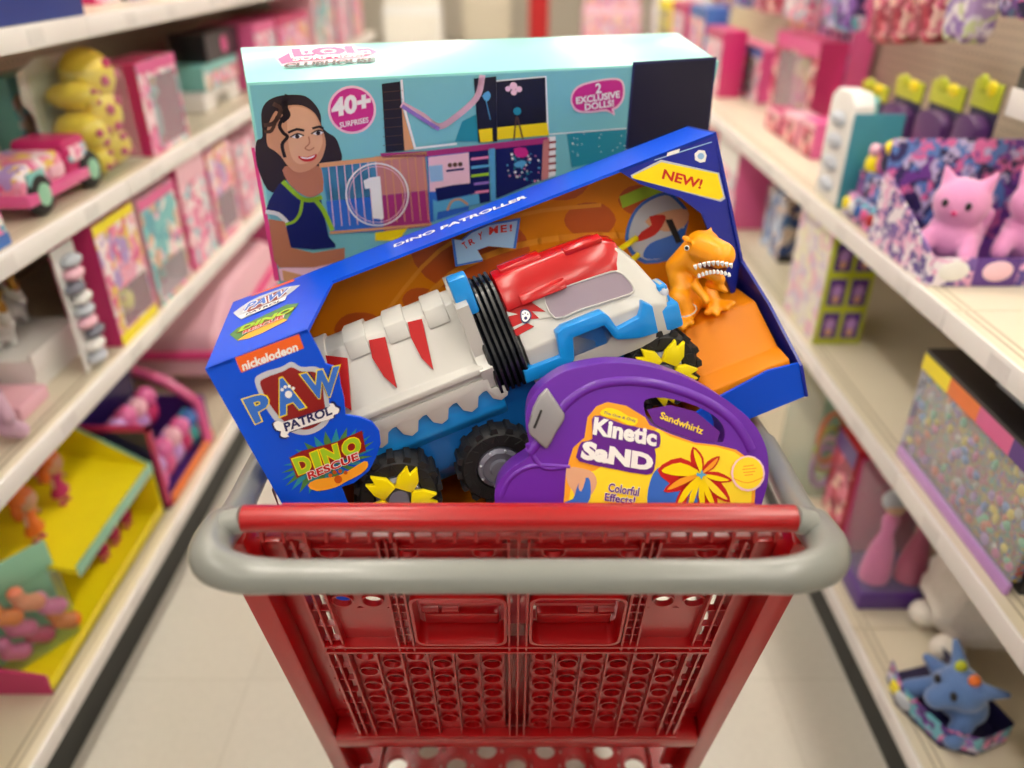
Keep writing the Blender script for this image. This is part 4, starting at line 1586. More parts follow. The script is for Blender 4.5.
A_BD = art('art_beads', [(150, 142, 110), (190, 104, 130), (110, 156, 124), (196, 168, 60), (92, 122, 170), (140, 124, 112), (170, 84, 80)], 60, rough=.25)
A_RB = art('art_rainbow', [(240, 220, 60), (240, 130, 50), (214, 60, 150), (110, 80, 180), (80, 170, 200), (150, 200, 80)], 16, stretch=(1, 1, 3))
A_BW = art('art_blue_city', [(70, 120, 190), (190, 210, 230), (40, 70, 130), (120, 90, 90), (220, 200, 190)], 22)
A_YP = art('art_yellow_dolls', [(214, 206, 60), (120, 60, 140), (224, 214, 90), (90, 70, 120), (236, 226, 120)], 24)
A_RD = art('art_red_pink', [(170, 30, 60), (226, 120, 150), (140, 24, 60), (240, 200, 190), (200, 60, 90)], 24)


def fx(side, inset):
    return (LX if side < 0 else RX) + side * inset


def slot(name, side, pa, pb, ptop, z, inset, label, cat, group=None, h=None):
    """an Empty on the shelf spanning picture columns pa..pb along the shelf front; returns it with width and height"""
    x = fx(side, inset)
    ya, yb = sorted((y_from(pa, x, z), y_from(pb, x, z)))
    h = h or z_from(ptop, (ya + yb) / 2) - z
    o = empty(name, (x, (ya + yb) / 2, z + .0008), math.pi / 2 * -side)
    tag(o, label, cat, group)
    return o, (yb - ya) * .97, h


def put(name, side, x, y, z, label, cat, group=None, turn=0.):
    o = empty(name, (x, y, z + .0008), math.pi / 2 * -side + turn)
    tag(o, label, cat, group)
    return o


def B(o, name, a, b, m, bevel=.0015, parent=None):
    q = MB()
    q.box(a, b, m)
    return q.build(name, parent or o, bevel=bevel)


def carton(o, w, d, h, side_m, front_m, win=None, inner=None, header=None, toy=None, edge=None):
    """display carton: hollow with a clear-film window if win=(x0,x1,z0,z1) in fractions of the front"""
    t = .003
    if not win:
        B(o, 'carton_body', (-w / 2, .001, 0), (w / 2, d, h), side_m)
        B(o, 'front_art', (-w / 2 + .002, 0, .002), (w / 2 - .002, .0012, h - .002), front_m, 0)
    else:
        q = MB()
        q.box((-w / 2, d - t, 0), (w / 2, d, h), side_m)
        q.box((-w / 2, 0, 0), (-w / 2 + t, d - t, h), side_m)
        q.box((w / 2 - t, 0, 0), (w / 2, d - t, h), side_m)
        q.box((-w / 2 + t, 0, 0), (w / 2 - t, d - t, t), side_m)
        q.box((-w / 2 + t, 0, h - t), (w / 2 - t, d - t, h), side_m)
        q.build('carton_body', o)
        B(o, 'inner_card', (-w / 2 + t, d * .8, t), (w / 2 - t, d * .8 + .002, h - t), inner or PKL, 0)
        x0, x1, z0, z1 = [(-.5 + win[0]) * w, (-.5 + win[1]) * w, win[2] * h, win[3] * h]
        q = MB()
        for a, b in (((-w / 2, z1), (w / 2, h)), ((-w / 2, 0), (w / 2, z0)), ((-w / 2, z0), (x0, z1)), ((x1, z0), (w / 2, z1))):
            if b[0] - a[0] > .002 and b[1] - a[1] > .002:
                q.box((a[0], -.001, a[1]), (b[0], .0008, b[1]), front_m)
        q.build('front_art', o)
        B(o, 'window', (x0, .0002, z0), (x1, .0008, z1), PANE, 0)
        if toy:
            toy(o, (x0 + x1) / 2, d * .45, z0, x1 - x0, z1 - z0, d * .3)
    if header:
        B(o, 'header_band', (-w / 2 + .001, -.0022, h * (1 - header[0])), (w / 2 - .001, -.0011, h - .001), header[1], 0)
    if edge:
        B(o, 'edge_band', (-w / 2 + .001, -.0022, .001), (w / 2 - .001, -.0011, h * edge[0]), edge[1], 0)


def doll(o, cx, cy, z, w, h, r, hair=BLN, dress=TYP, name='doll'):
    H = h * .92
    q = MB()
    hr = min(H * .2, w * .4, r * 1.3)
    q.ell((cx, cy, z + H - hr), (hr, hr * .9, hr), SKN)
    q.loft([[Vector((cx + a * math.cos(k * .5236), cy + a * .7 * math.sin(k * .5236), zz)) for k in range(12)] for a, zz in ((hr * .35, z + H - hr * 1.9), (hr * .6, z + H - hr * 2.2), (hr * .5, z + H * .42), (hr * .95, z + H * .25), (hr * .9, z + H * .2))], dress)
    for s in (-1, 1):
        q.tube([(cx + s * hr * .35, cy, z + H * .22), (cx + s * hr * .38, cy, z + H * .03)], [hr * .22, hr * .16], SKN, 8)
        q.tube([(cx + s * hr * .55, cy, z + H - hr * 2.1), (cx + s * hr * .95, cy - hr * .2, z + H * .42)], [hr * .17, hr * .12], SKN, 8)
        q.ell((cx + s * hr * .38, cy - hr * .1, z + H * .03), (hr * .24, hr * .36, hr * .16), PKD)
    d_ = q.build(name, o)
    q = MB()
    q.ell((cx, cy + hr * .15, z + H - hr * .85), (hr * 1.12, hr * .95, hr * 1.05), hair)
    q.ell((cx - hr * .9, cy + hr * .2, z + H - hr * 1.6), (hr * .4, hr * .4, hr * .8), hair)
    q.ell((cx + hr * .9, cy + hr * .2, z + H - hr * 1.6), (hr * .4, hr * .4, hr * .8), hair)
    q.build('hair', d_)


def dolls(n, hairs, dresses):
    def f(o, cx, cy, z, w, h, r):
        for k in range(n):
            doll(o, cx - w / 2 + w * (k + .5) / n, cy, z, w / n, h, r, hairs[k % len(hairs)], dresses[k % len(dresses)])
    return f


def ball(m, m2=None):
    def f(o, cx, cy, z, w, h, r):
        q = MB()
        rr = min(w, h) * .44
        q.ell((cx, cy, z + rr), (rr, min(rr, r * 1.4), rr), m)
        b = q.build('toy_ball', o)
        q = MB()
        for a in range(5):
            q.ell((cx + rr * .55 * math.cos(a * 1.3), cy - min(rr, r * 1.4) * .72, z + rr + rr * .55 * math.sin(a * 1.3)), (rr * .18, rr * .1, rr * .18), m2 or PKD, seg=8, rg=5)
        q.build('printed_spot', b)
    return f


def lumps(n, mats, size=.4, name='toy'):
    def f(o, cx, cy, z, w, h, r):
        for k in range(n):
            q = MB()
            s = min(w, h) * size * R.uniform(.6, 1.1)
            x = cx + R.uniform(-.36, .36) * w
            zz = z + R.uniform(.12, .8) * h
            q.ell((x, cy, zz), (s * .5, r * .8, s * .5), mats[k % len(mats)], seg=10, rg=7)
            q.ell((x + s * .3, cy - r * .3, zz + s * .35), (s * .28, r * .5, s * .28), mats[(k + 1) % len(mats)], seg=10, rg=7)
            q.build(name, o)
    return f


# ---------------------------------------------------------------- girl-carton side, top shelf
o, w, h = slot('toy_carton', -1, -60, 86, 0, LZ[3], .03, 'navy-based toy carton with an orange end on the top shelf of the near bay', 'toy box', h=.2)
carton(o, w, .26, h, BLP, art('art_top', [(240, 236, 220), (214, 214, 60), (220, 200, 190), (236, 226, 200)], 18), edge=(.28, mat('pack_royal', (24, 50, 130), .4)))
B(o, 'end_flap', (w / 2, .002, .004), (w / 2 + .004, .258, h - .004), ORP)
for a, b, m1, m2, lab in ((96, 122, PKD, A_PK, 'dark pink toy carton on the top shelf beside the navy-based carton'), (126, 150, BKP, A_NV, 'black toy carton on the top shelf just past the dark pink carton'), (156, 186, PKL, A_PK2, 'pale pink toy carton on the top shelf past the black carton')):
    o, w, h = slot('toy_carton', -1, a, b, 0, LZ[3], .16, lab, 'toy box', h=.24)
    carton(o, w, .2, h, m1, m2)

# third shelf
z = LZ[2]
o, w, h = slot('game_box', -1, 36, 82, 72, z, .20, 'aqua game box with pink pictures standing behind the pink toy camper', 'game box')
carton(o, w, .06, h, AQP, A_TL, header=(.14, AQP))
o, w, h = slot('toy_carton', -1, -40, -6, 178, z, .12, 'low white toy carton with a lime green end, beside the toy camper', 'toy box')
carton(o, w, .1, h, WHP, A_PK)
B(o, 'lime_edge', (w / 2, -.004, 0), (w / 2 + .006, .096, h), M3('pack_bright_green', (110, 220, 90)))
o, w, h = slot('toy_carton', -1, -26, 12, 213, z, .02, 'small low pink and blue toy carton at the front lip of the third shelf', 'toy box')
carton(o, w, .10, h * 1.25, PKL, A_TL, edge=(.25, BLP))

# pink camper toy: two panelled bodies on a wheeled base
o, w, h = slot('toy_camper', -1, 37, 103, 146, z, .035, 'pink toy camper with big black wheels on the third shelf', 'toy vehicle')
q = MB()
q.prism([(-w / 2, .05), (w * .12, .05), (w * .12, h * .84), (w * .05, h * .9), (-w * .42, h * .86), (-w / 2, h * .7)], lambda a, b, d: Vector((a, d, b)), .012, .12, A_PK2)
q.build('body', o, bevel=.006)
q = MB()
q.prism([(w * .14, .05), (w / 2, .05), (w / 2, h * .95), (w * .44, h), (w * .2, h), (w * .14, h * .95)], lambda a, b, d: Vector((a, d, b)), .012, .12, PKD)
q.build('tall_cabin', o, bevel=.006)
B(o, 'cabin_panel', (w * .18, .006, .07), (w * .46, .0125, h * .86), A_PK, .002)
B(o, 'base', (-w / 2 - .004, .002, .028), (w / 2 + .004, .13, .052), PKS, .004)
B(o, 'side_door', (-w * .12, .006, .06), (w * .08, .0125, h * .7), PKL, .002)
B(o, 'side_window', (-w * .42, .006, h * .48), (-w * .2, .0125, h * .74), AQP, .002)
for x in (-w * .3, w * .46):
    q = MB()
    Mx = Matrix.Translation((x, .004, .0415)) @ Matrix.Rotation(math.pi / 2, 4, 'X')
    q.lathe([(.02, -.025), (.036, -.025), (.041, -.018), (.041, -.006), (.036, 0), (.022, .001)], Mx, DARK, 24)
    wv = q.build('wheel', o)
    q = MB()
    q.lathe([(.022, -.002), (.022, .003), (.01, .005), (.0, .006)], Mx, GRP, 20)
    q.build('wheel_cap', wv)

# card of yellow balls
o, w, h = slot('ball_pack', -1, 111, 147, 58, z, .03, 'tall clear pack of yellow balls on a white card', 'ball pack')
q = MB()
q.prism([(-w / 2 - .02, h * .93), (-w / 2 - .03, h * .7), (-w / 2, h * .55), (-w / 2, 0), (w / 2, 0), (w / 2, h), (-w * .2, h * 1.02)], lambda a, b, d: Vector((a, d, b)), .13, .134, WHP)
q.build('backing_card', o)
for i, (fx_, fz, rr) in enumerate(((.18, .78, .062), (.14, .46, .064), (.2, .14, .05), (-.28, .36, .046), (-.3, .1, .036), (-.26, .68, .03))):
    q = MB()
    c = Vector((fx_ * w, .062, fz * h + rr * .2))
    c.z = max(c.z, rr + .004)
    q.ell(c, (rr, .06, rr), TYY)
    b_ = q.build('yellow_ball', o)
    q = MB()
    for k in range(3):
        q.ell(c + Vector((rr * .45 * math.cos(k * 1.7 + i), -.052, rr * .45 * math.sin(k * 1.7 + i))), (rr * .24, .008, rr * .2), PKD, seg=8, rg=5)
    q.build('pink_print', b_)
B(o, 'clear_shell', (-w / 2, .001, 0), (w / 2, .1285, h * .9), clear('shell_film', (236, 240, 236), .04, .1), .01)
# pink doll box
o, w, h = slot('doll_box', -1, 154, 190, 58, z, .03, 'pink-edged fashion doll carton just past the pack of yellow balls', 'doll box')
carton(o, w, .10, h, PKD, A_PK, win=(.22, .95, .06, .82), inner=PKL, header=(.12, PKS))
q = MB()
q.loft([[Vector((a * math.cos(k * .5236) + .012, .045 + a * .7 * math.sin(k * .5236), zz * h)) for k in range(12)] for a, zz in ((.016, .78), (.03, .7), (.042, .62), (.022, .5), (.034, .42), (.03, .12))], M3('doll_silver_dress', (150, 168, 176), metal=.3))
q.ell((.014, .045, .77 * h), .03, SKN)
q.ell((.014, .05, .79 * h), (.036, .034, .034), PKS)
q.build('doll', o)
# castle, aqua and black boxes stacked
o, w, h = slot('toy_castle', -1, 206, 241, 86, z, .10, 'white toy castle gateway on the third shelf', 'toy castle')
q = MB()
arch_ = [(-w / 2, 0), (-w * .18, 0)] + [(w * .18 * -math.cos(math.pi * k / 8), h * .38 + h * .34 * math.sin(math.pi * k / 8)) for k in range(9)] + [(w * .18, 0), (w / 2, 0), (w / 2, h * .88), (-w / 2, h * .88)]
q.prism(arch_, lambda a, b, d: Vector((a, d, b)), 0, .12, FURW if False else WHP)
q.build('gateway', o, bevel=.002)
for k in range(4):
    x = -w / 2 + w * (k + .5) / 4
    B(o, 'battlement', (x - w * .08, 0, h * .88), (x + w * .08, .12, h), WHP)
za = z + h + .003
o, w, h = slot('toy_carton', -1, 206, 240, 60, za, .10, 'small aqua carton stacked on the white toy castle', 'toy box')
carton(o, w, .12, h, AQP, A_TL, header=(.3, AQP))
zb = za + h + .002
o, w, h = slot('toy_carton', -1, 208, 241, 30, zb, .10, 'black carton with a pink disc, on top of the castle stack', 'toy box')
carton(o, w, .12, h, BKP, BKP)
q = MB()
q.ell((0, -.003, h * .5), (h * .33, .006, h * .33), PKS)
q.build('pink_disc', o)
# farther along the shelves: rows of pink cartons
for i, (a, b, top, m1, m2, lab) in enumerate(((262, 282, 22, PKS, A_PK, 'pink toy carton standing beyond the stack with the toy castle'), (284, 312, 14, PKD, A_PK2, 'deep pink toy carton behind the top of the aqua carton'), (318, 338, -14, PKL, A_TL, 'tall pale toy carton toward the far end of the shelf run'), (340, 352, -14, PKD, A_PK, 'tall pink toy carton at the far end of the shelf run'), (354, 364, -10, AQP, A_PK2, 'aqua-sided toy carton, last before the run ends'))):
    o, w, h = slot('toy_carton', -1, a, b, top, z, .05, lab, 'toy box')
    carton(o, w, .2, h, m1, m2, header=(.15, m1))

# second shelf
z = LZ[1]
o = put('riser_block', -1, -.985, 1.50, z, 'white riser block on the second shelf under the gold-horned toys', 'display riser')
B(o, 'block', (-.112, 0, 0), (.112, .36, .072), WHP, .003)
B(o, 'front_lip', (-.112, -.006, .04), (.112, .0, .085), RAIL, .002)
for i, (x, y) in enumerate(((-1.06, 1.445), (-1.10, 1.56))):
    o = put('toy_unicorn', -1, x, y, z + .074, ('white toy unicorn with a tall gold horn, nearer one on the white riser', 'white toy unicorn with a tall gold horn, farther one on the white riser')[i], 'toy unicorn', turn=-.6)
    o.scale = (.75, .75, .75)
    q = MB()
    cap(q, (0, 0, .06), (.0, .05, .055), .034, .034, WHP)
    cap(q, (0, -.01, .07), (0, -.035, .11), .022, .024, WHP)
    cap(q, (0, -.035, .11), (0, -.07, .098), .024, .016, WHP)
    for sx in (-1, 1):
        for sy in (0, .055):
            cap(q, (sx * .02, sy, .04), (sx * .022, sy, .01), .012, .011, WHP, 2)
        cap(q, (sx * .016, -.03, .13), (sx * .02, -.028, .15), .008, .003, WHP, 2)
    q.build('body', o, remesh=.004)
    q = MB()
    q.tube([Vector((.003 * math.sin(k * 1.2), -.045 - .0018 * k, .128 + .0078 * k)) for k in range(11)], [.014 - .0011 * k + .0018 * (k % 2) for k in range(11)], GLD, 12)
    q.build('horn', o)
    q = MB()
    for k, c in enumerate((PKS, YLP, BLP, TYL)):
        q.ell((0, .0 + k * .012 - .01, .125 - k * .016), (.014, .013, .014), c, seg=8, rg=6)
    q.build('mane', o)
    q = MB()
    for k, c in enumerate((PKS, BLP, YLP)):
        q.ell((0, .085 + k * .008, .06 - k * .012), (.012, .012, .014), c, seg=8, rg=6)
    q.build('tail', o)
o = put('plush_cat', -1, -.985, 1.19, z + .006, 'mauve plush cat toy sitting on the second shelf of the near bay', 'plush toy', turn=-.3)
q = MB()
cap(q, (0, .02, .06), (0, .0, .10), .05, .042, FURM)
q.ell((0, -.012, .15), (.05, .044, .044), FURM)
for s in (-1, 1):
    cap(q, (s * .028, -.01, .18), (s * .038, -.008, .205), .015, .006, FURM, 2)
    cap(q, (s * .035, -.03, .02), (s * .04, -.055, .016), .02, .018, FURM, 2)
    cap(q, (s * .04, -.02, .09), (s * .03, -.05, .05), .016, .014, FURM, 2)
q.build('body', o, remesh=.005)
for s in (-1, 1):
    q = MB()
    q.ell((s * .02, -.053, .158), (.008, .005, .011), BKP, seg=10, rg=6)
    q.build('eye', o)
o = put('toy_stand', -1, -.955, 1.325, z, 'small pink stand with a rainbow card behind the plush cat', 'toy stand')
B(o, 'base', (-.05, .0, 0), (.05, .12, .03), PKL, .004)
q = MB()
for k, c in enumerate((LIP, YLP, ORP, REDP)):
    q.box((-.035, .09, .118 - k * .022), (.035, .1, .14 - k * .022), c)
q.build('rainbow_card', o)
o = put('display_tray', -1, -1.05, 1.46 + .35, z, 'empty yellow open display tray deep in the second shelf', 'display tray')
o.location = (-1.02, 1.56, z + .0008)
o.location.y = 1.265
o.location.x = -1.12
q = MB()
q.box((-.10, 0, 0), (.10, .2, .004), YLP)
q.box((-.10, .196, 0), (.10, .2, .1), YLP)
q.box((-.10, 0, 0), (-.096, .2, .06), YLP)
q.box((.07, 0, 0), (.10, .2, .1), YLP)
q.build('tray', o)
B(o, 'orange_lip', (-.10, -.003, 0), (.10, 0, .02), ORP, 0)
# silver blister, doll cartons
o, w, h = slot('toy_pack', -1, 101, 119, 246, z, .012, 'narrow silver-patterned blister pack on the second shelf', 'toy pack')
B(o, 'backing_card', (-w / 2, .03, 0), (w / 2, .033, h), WHP, 0)
q = MB()
R.seed(11)
for k in range(9):
    q.ell((R.uniform(-.2, .2) * w, .02, h * (.08 + .1 * k)), (w * .36, .018, h * .05), (SILV, WHP, HUB, PKL)[k % 4], seg=10, rg=6)
q.build('blister', o)
o, w, h = slot('doll_box', -1, 123, 158, 214, z, .02, 'pink carton on a yellow base with a yellow ball in its window', 'doll box')
carton(o, w, .11, h, PKD, A_PK2, win=(.18, .96, .1, .42), inner=PKL, toy=ball(TYY), edge=(.09, YLP), header=(.08, YLP))
o, w, h = slot('doll_box', -1, 161, 193, 190, z, .02, 'aqua and pink carton with dark windows along its foot on the second shelf', 'doll box')
carton(o, w, .12, h, PKL, A_TL, win=(.08, .92, .04, .34), inner=M3('inner_dark_teal', (40, 74, 78)), toy=dolls(2, [BRN, BLN], [WHP, AQP]), header=(.1, PKS))
o, w, h = slot('doll_box', -1, 196, 220, 158, z, .02, 'pale pink carton with art of figures past the aqua and pink carton', 'doll box')
carton(o, w, .12, h, PKD, A_PK, header=(.2, PKL))
o, w, h = slot('doll_box', -1, 222, 243, 146, z, .02, 'pink carton with a wide dark window, beside the blue carton corner', 'doll box')
carton(o, w, .12, h, PKS, A_PK2, win=(.12, .9, .1, .5), inner=NAV, toy=dolls(1, [BLN], [AQP]))
for i, (a, b, lab) in enumerate(((246, 262, 'pink second-shelf carton hidden partly by the aqua carton'), (264, 284, 'second-shelf carton behind the aqua carton, next farther'), (288, 318, 'second-shelf carton behind the aqua carton, farthest of these'))):
    o, w, h = slot('doll_box', -1, a, b, 140 - 20 * i, z, .03, lab, 'doll box')
    carton(o, w, .12, h, PKL, A_PK)

# lowest shelf
z = LZ[0]
o = put('display_stand', -1, -.93, 1.335, z, 'yellow two-tier display stand with mint edges on the lowest shelf', 'display stand')
# local: x along aisle -.285..+.285
q = MB()
q.box((-.285, 0, 0), (.285, .38, .006), YLP)
q.box((-.285, 0, 0), (.285, .004, .03), YLP)
q.build('lower_tray', o)
q = MB()
sl = [(-.285 + .2, .15), (.285, .15)]
q.prism([(.0, .145), (.0, .158), (.30, .215), (.30, .20)], lambda a, b, d: Vector((d, a, b)), -.1, .285, YLP)
q.build('upper_tray', o)
B(o, 'mint_edge', (-.1, -.004, .138), (.285, .0, .168), GRP, .001)
B(o, 'back_board', (-.285, .38, 0), (.285, .386, .34), YLP, .001)
q = MB()
q.prism([(0, 0), (.38, 0), (.38, .34), (.26, .34), (.0, .16)], lambda a, b, d: Vector((d, a, b)), .281, .287, YLP)
q.build('end_wall', o)
q = MB()
q.prism([(0, 0), (.38, 0), (.38, .14), (.0, .05)], lambda a, b, d: Vector((d, a, b)), -.289, -.283, PKD)
q.build('end_wall', o)
q = MB()
q.tube([(.284, .0, .16), (.284, .26, .342), (.284, .38, .342)], .004, GRP, 6)
q.build('mint_edge', o)
dl = (('orange', ORP, ORP), ('pink', PKS, TYP), ('red', ORP, PKD), ('gold', BLN, YLP), ('rose', PKD, PKS))
for i, (x, y) in enumerate(((-.03, .11), (.035, .17), (.10, .12), (-.02, .23), (.165, .20))):
    c = o.matrix_world
    p_ = Matrix.Translation(o.location) @ Matrix.Rotation(math.pi / 2, 4, 'Z') @ Vector((x, y, 0))
    zz = z + .158 + .19 * y
    d_ = put('toy_doll', -1, p_.x, p_.y, zz, ('small doll with orange hair and dress at the near front of the yellow upper tray', 'small doll with pink hair and pink dress in the middle of the yellow upper tray', 'small doll with orange hair and deep pink dress on the yellow upper tray', 'small blond doll in yellow at the back of the yellow upper tray', 'small doll with deep pink hair farthest along the yellow upper tray')[i], 'doll')
    doll(d_, 0, 0, .002, .085, .15, .034, dl[i][1], dl[i][2], 'body')
for i, x in enumerate((.10, .16, .225)):
    p_ = Matrix.Translation(o.location) @ Matrix.Rotation(math.pi / 2, 4, 'Z') @ Vector((x, .07, 0))
    d_ = put('toy_doll', -1, p_.x, p_.y, z + .006, ('doll with pink dress under the yellow upper tray, nearest of three', 'doll with pink dress under the yellow upper tray, middle of three', 'doll with pink dress under the yellow upper tray, farthest of three')[i], 'doll')
    doll(d_, 0, 0, .002, .075, .13, .032, (BLN, ORP, PKD)[i], PKD, 'body')
o2 = put('toy_bag', -1, -.985, 1.138, z + .008, 'clear bag of pink and orange toy shoes under an aqua header, on the yellow stand', 'toy pack')
o2.rotation_euler.z += -.62
B(o2, 'header_card', (-.085, .045, .17), (.085, .05, .235), GRP, .001)
B(o2, 'backing_card', (-.085, .05, 0), (.072, .052, .2), GRP, 0)
B(o2, 'clear_bag', (-.08, .0, .0), (.08, .046, .172), clear('bag_film', (225, 238, 230), .07, .1), .012)
sh = ((-.045, .135, ORP), (.0, .14, M3('toy_coral', (244, 140, 110))), (-.055, .045, TYP), (-.005, .05, PKD), (.035, .1, TYP), (.05, .045, ORP), (-.03, .09, PKS))
for x, zz, m in sh:
    q = MB()
    cap(q, (x, .022, zz), (x + .022, .02, zz - .014), .017, .019, m, 3)
    cap(q, (x, .022, zz), (x - .005, .024, zz + .026), .014, .016, m, 3)
    q.build('toy_shoe', o2)
# purple carton of pink toys
o, w, h = slot('toy_carton', -1, 170, 214, 392, z, .035, 'open purple carton with magenta frame full of pink toys', 'toy box', h=.26)
q = MB()
q.box((-w / 2, .2, 0), (w / 2, .204, h * 1.25), M3('pack_dark_violet', (52, 30, 110)))
q.box((-w / 2, 0, 0), (w / 2, .2, .004), VIO)
q.box((w / 2 - .004, .0, 0), (w / 2, .2, h * .6), VIO)
q.build('carton_body', o)
q = MB()
for a, b in (((-w / 2, 0, 0), (-w / 2 + .012, .012, h)), ((-w / 2, .19, 0), (-w / 2 + .012, .2, h)), ((-w / 2, 0, h - .014), (-w / 2 + .012, .2, h)), ((-w / 2, 0, 0), (w / 2, .012, .012))):
    q.box(a, b, PKD)
q.build('magenta_frame', o)
B(o, 'near_panel', (-w / 2, .012, .0), (-w / 2 + .003, .19, h - .014), NAV, 0)
B(o, 'orange_edge', (-w / 2 + .02, -.004, .0), (w / 2, .0, .035), ORP, .001)
R.seed(21)
for k in range(9):
    q = MB()
    x = -w / 2 + .05 + (w - .08) * (k % 5) / 4.4
    yy = .05 + .075 * (k // 5)
    zz = .06 + .10 * (k // 5) + R.uniform(-.01, .02)
    m = (TYP, PKS, TYL, PKD, M3('toy_teal', (70, 170, 170)))[k % 5]
    q.ell((x, yy, zz), (.044, .036, .042), m)
    q.ell((x, yy - .012, zz + .05), (.032, .029, .029), (TYL, TYP, PKL, TYP, BLP)[k % 5])
    q.ell((x - .016, yy, zz + .065), (.009, .009, .012), m, seg=8, rg=5)
    q.ell((x + .016, yy, zz + .065), (.009, .009, .012), m, seg=8, rg=5)
    q.build('pink_toy', o)
q = MB()
q.tube([(w / 2 - .04, .0, .02), (w / 2 - .01, .02, .14), (w / 2 - .01, .1, .21), (w / 2 - .02, .18, .25)], .016, PKS, 10)
q.build('pink_arch', o)
# pink ride-on
o, w, h = slot('ride_on_toy', -1, 228, 290, 262, z, .06, 'large pale pink ride-on toy with hot pink trim bars on the lowest shelf', 'ride-on toy')
q = MB()
q.prism([(-w / 2, .08), (w / 2, .08), (w / 2, h * .75), (w * .3, h), (-w * .25, h), (-w / 2, h * .7)], lambda a, b, d: Vector((a, d, b)), .0, .3, PKL)
q.build('body', o, bevel=.03, segs=3)
q = MB()
q.tube([(-w / 2 - .004, -.002, h * .52), (w / 2, -.002, h * .66)], .016, HOTP, 8)
q.tube([(-w / 2 - .004, .0, h * .5), (-w / 2 - .004, .3, h * .5)], .016, HOTP, 8)
q.build('trim_bar', o)
for x in (-w * .32, w * .32):
    q = MB()
    q.lathe([(.03, -.03), (.075, -.03), (.08, -.015), (.075, .0), (.03, .004)], Matrix.Translation((x, -.002, .082)) @ Matrix.Rotation(math.pi / 2, 4, 'X'), PKS, 20)
    q.build('wheel', o)
for i, (a, b, lab) in enumerate(((294, 322, 'pink carton on the lowest shelf hidden behind the ride-on toy, nearer'), (326, 350, 'pink carton on the lowest shelf hidden behind the ride-on toy, farther'))):
    o, w, h = slot('doll_box', -1, a, b, 200, z, .05, lab, 'doll box', h=.36)
    carton(o, w, .2, h, PKS, A_PK)

# ================================================================== dinosaur side of the aisle
z = RZ[2]
o, w, h = slot('doll_box', 1, 806, 766, 36, z, .23, 'tall pink doll carton on the upper shelf past the white blister pack', 'doll box')
carton(o, w, .09, h, PKD, A_RD, win=(.12, .88, .12, .8), inner=PKS, toy=dolls(1, [BLN], [PKS]), header=(.16, PKS))
o, w, h = slot('doll_box', 1, 756, 718, 42, z, .23, 'tall pink doll carton on the upper shelf, right beside the aqua carton end', 'doll box')
carton(o, w, .09, h, PKS, A_PK, win=(.1, .9, .12, .8), inner=PKL, toy=dolls(1, [BRN], [PKD]), header=(.16, BLP))
for i, (a, b, top, m, lab) in enumerate(((810, 796, 120, PKS, 'small pink carton in front of the tall doll carton, nearest of three'), (794, 780, 114, PKL, 'small pale pink carton in front of the tall doll carton, middle of three'), (778, 764, 110, PKD, 'small deep pink carton in front of the tall doll carton, farthest of three'))):
    o, w, h = slot('toy_carton', 1, a, b, top, z, .13, lab, 'toy box')
    carton(o, w, .08, h, m, A_RD, header=(.2, PKL))
o, w, h = slot('toy_pack', 1, 834, 813, 90, z, .025, 'upright white blister pack with a blue side on the upper shelf edge', 'toy pack')
q = MB()
q.prism([(-w / 2, 0), (w / 2, 0), (w / 2, h * .9), (w * .3, h), (-w * .3, h), (-w / 2, h * .92)], lambda a, b, d: Vector((a, d, b)), .0, .05, WHP)
q.build('white_shell', o, bevel=.006)
B(o, 'blue_card', (w / 2, .004, 0), (w / 2 + .004, .12, h * .84), M3('pack_teal_blue', (60, 140, 160)))
B(o, 'backing_card', (-w / 2, .05, 0), (w / 2, .054, h * .97), AQP, 0)
q = MB()
for k in range(4):
    q.ell((0, -.002, h * (.15 + .2 * k)), (w * .3, .012, h * .07), SILV, seg=12, rg=6)
q.build('blister', o)
# purple cards with lime tops
for i, (a, b, top) in enumerate(((860, 838, 84), (888, 865, 80), (922, 894, 84), (950, 927, 82))):
    o, w, h = slot('toy_card', 1, a, b, top, z, .27, ('dark purple blister card with lime top, farthest of four against the pegboard', 'dark purple blister card with lime top, second from the white blister pack', 'dark purple blister card with lime top, third from the white blister pack', 'dark purple blister card with lime top, nearest of four against the pegboard')[i], 'toy pack', 'purple cards with lime tops')
    B(o, 'backing_card', (-w / 2, .04, 0), (w / 2, .043, h), NAV, 0)
    q = MB()
    n = 12
    pl = [(-w * .42, h * .04), (w * .42, h * .04)] + [(w * .42 * math.cos(math.pi * k / n), h * .66 + h * .1 * math.sin(math.pi * k / n)) for k in range(n + 1)]
    q.prism(pl, lambda a_, b_, d: Vector((a_, d, b_)), .006, .04, M3('pack_dark_plum', (84, 44, 104), coat=.4))
    q.build('blister', o, bevel=.004)
    B(o, 'lime_header', (-w / 2, .034, h * .8), (w / 2, .04, h), LIP, .001)
    q = MB()
    q.ell((-w * .15, .032, h * .98), (w * .2, .006, h * .07), LIP)
    q.ell((w * .2, .032, h * .96), (w * .17, .006, h * .06), YLP)
    q.build('header_burst', o)
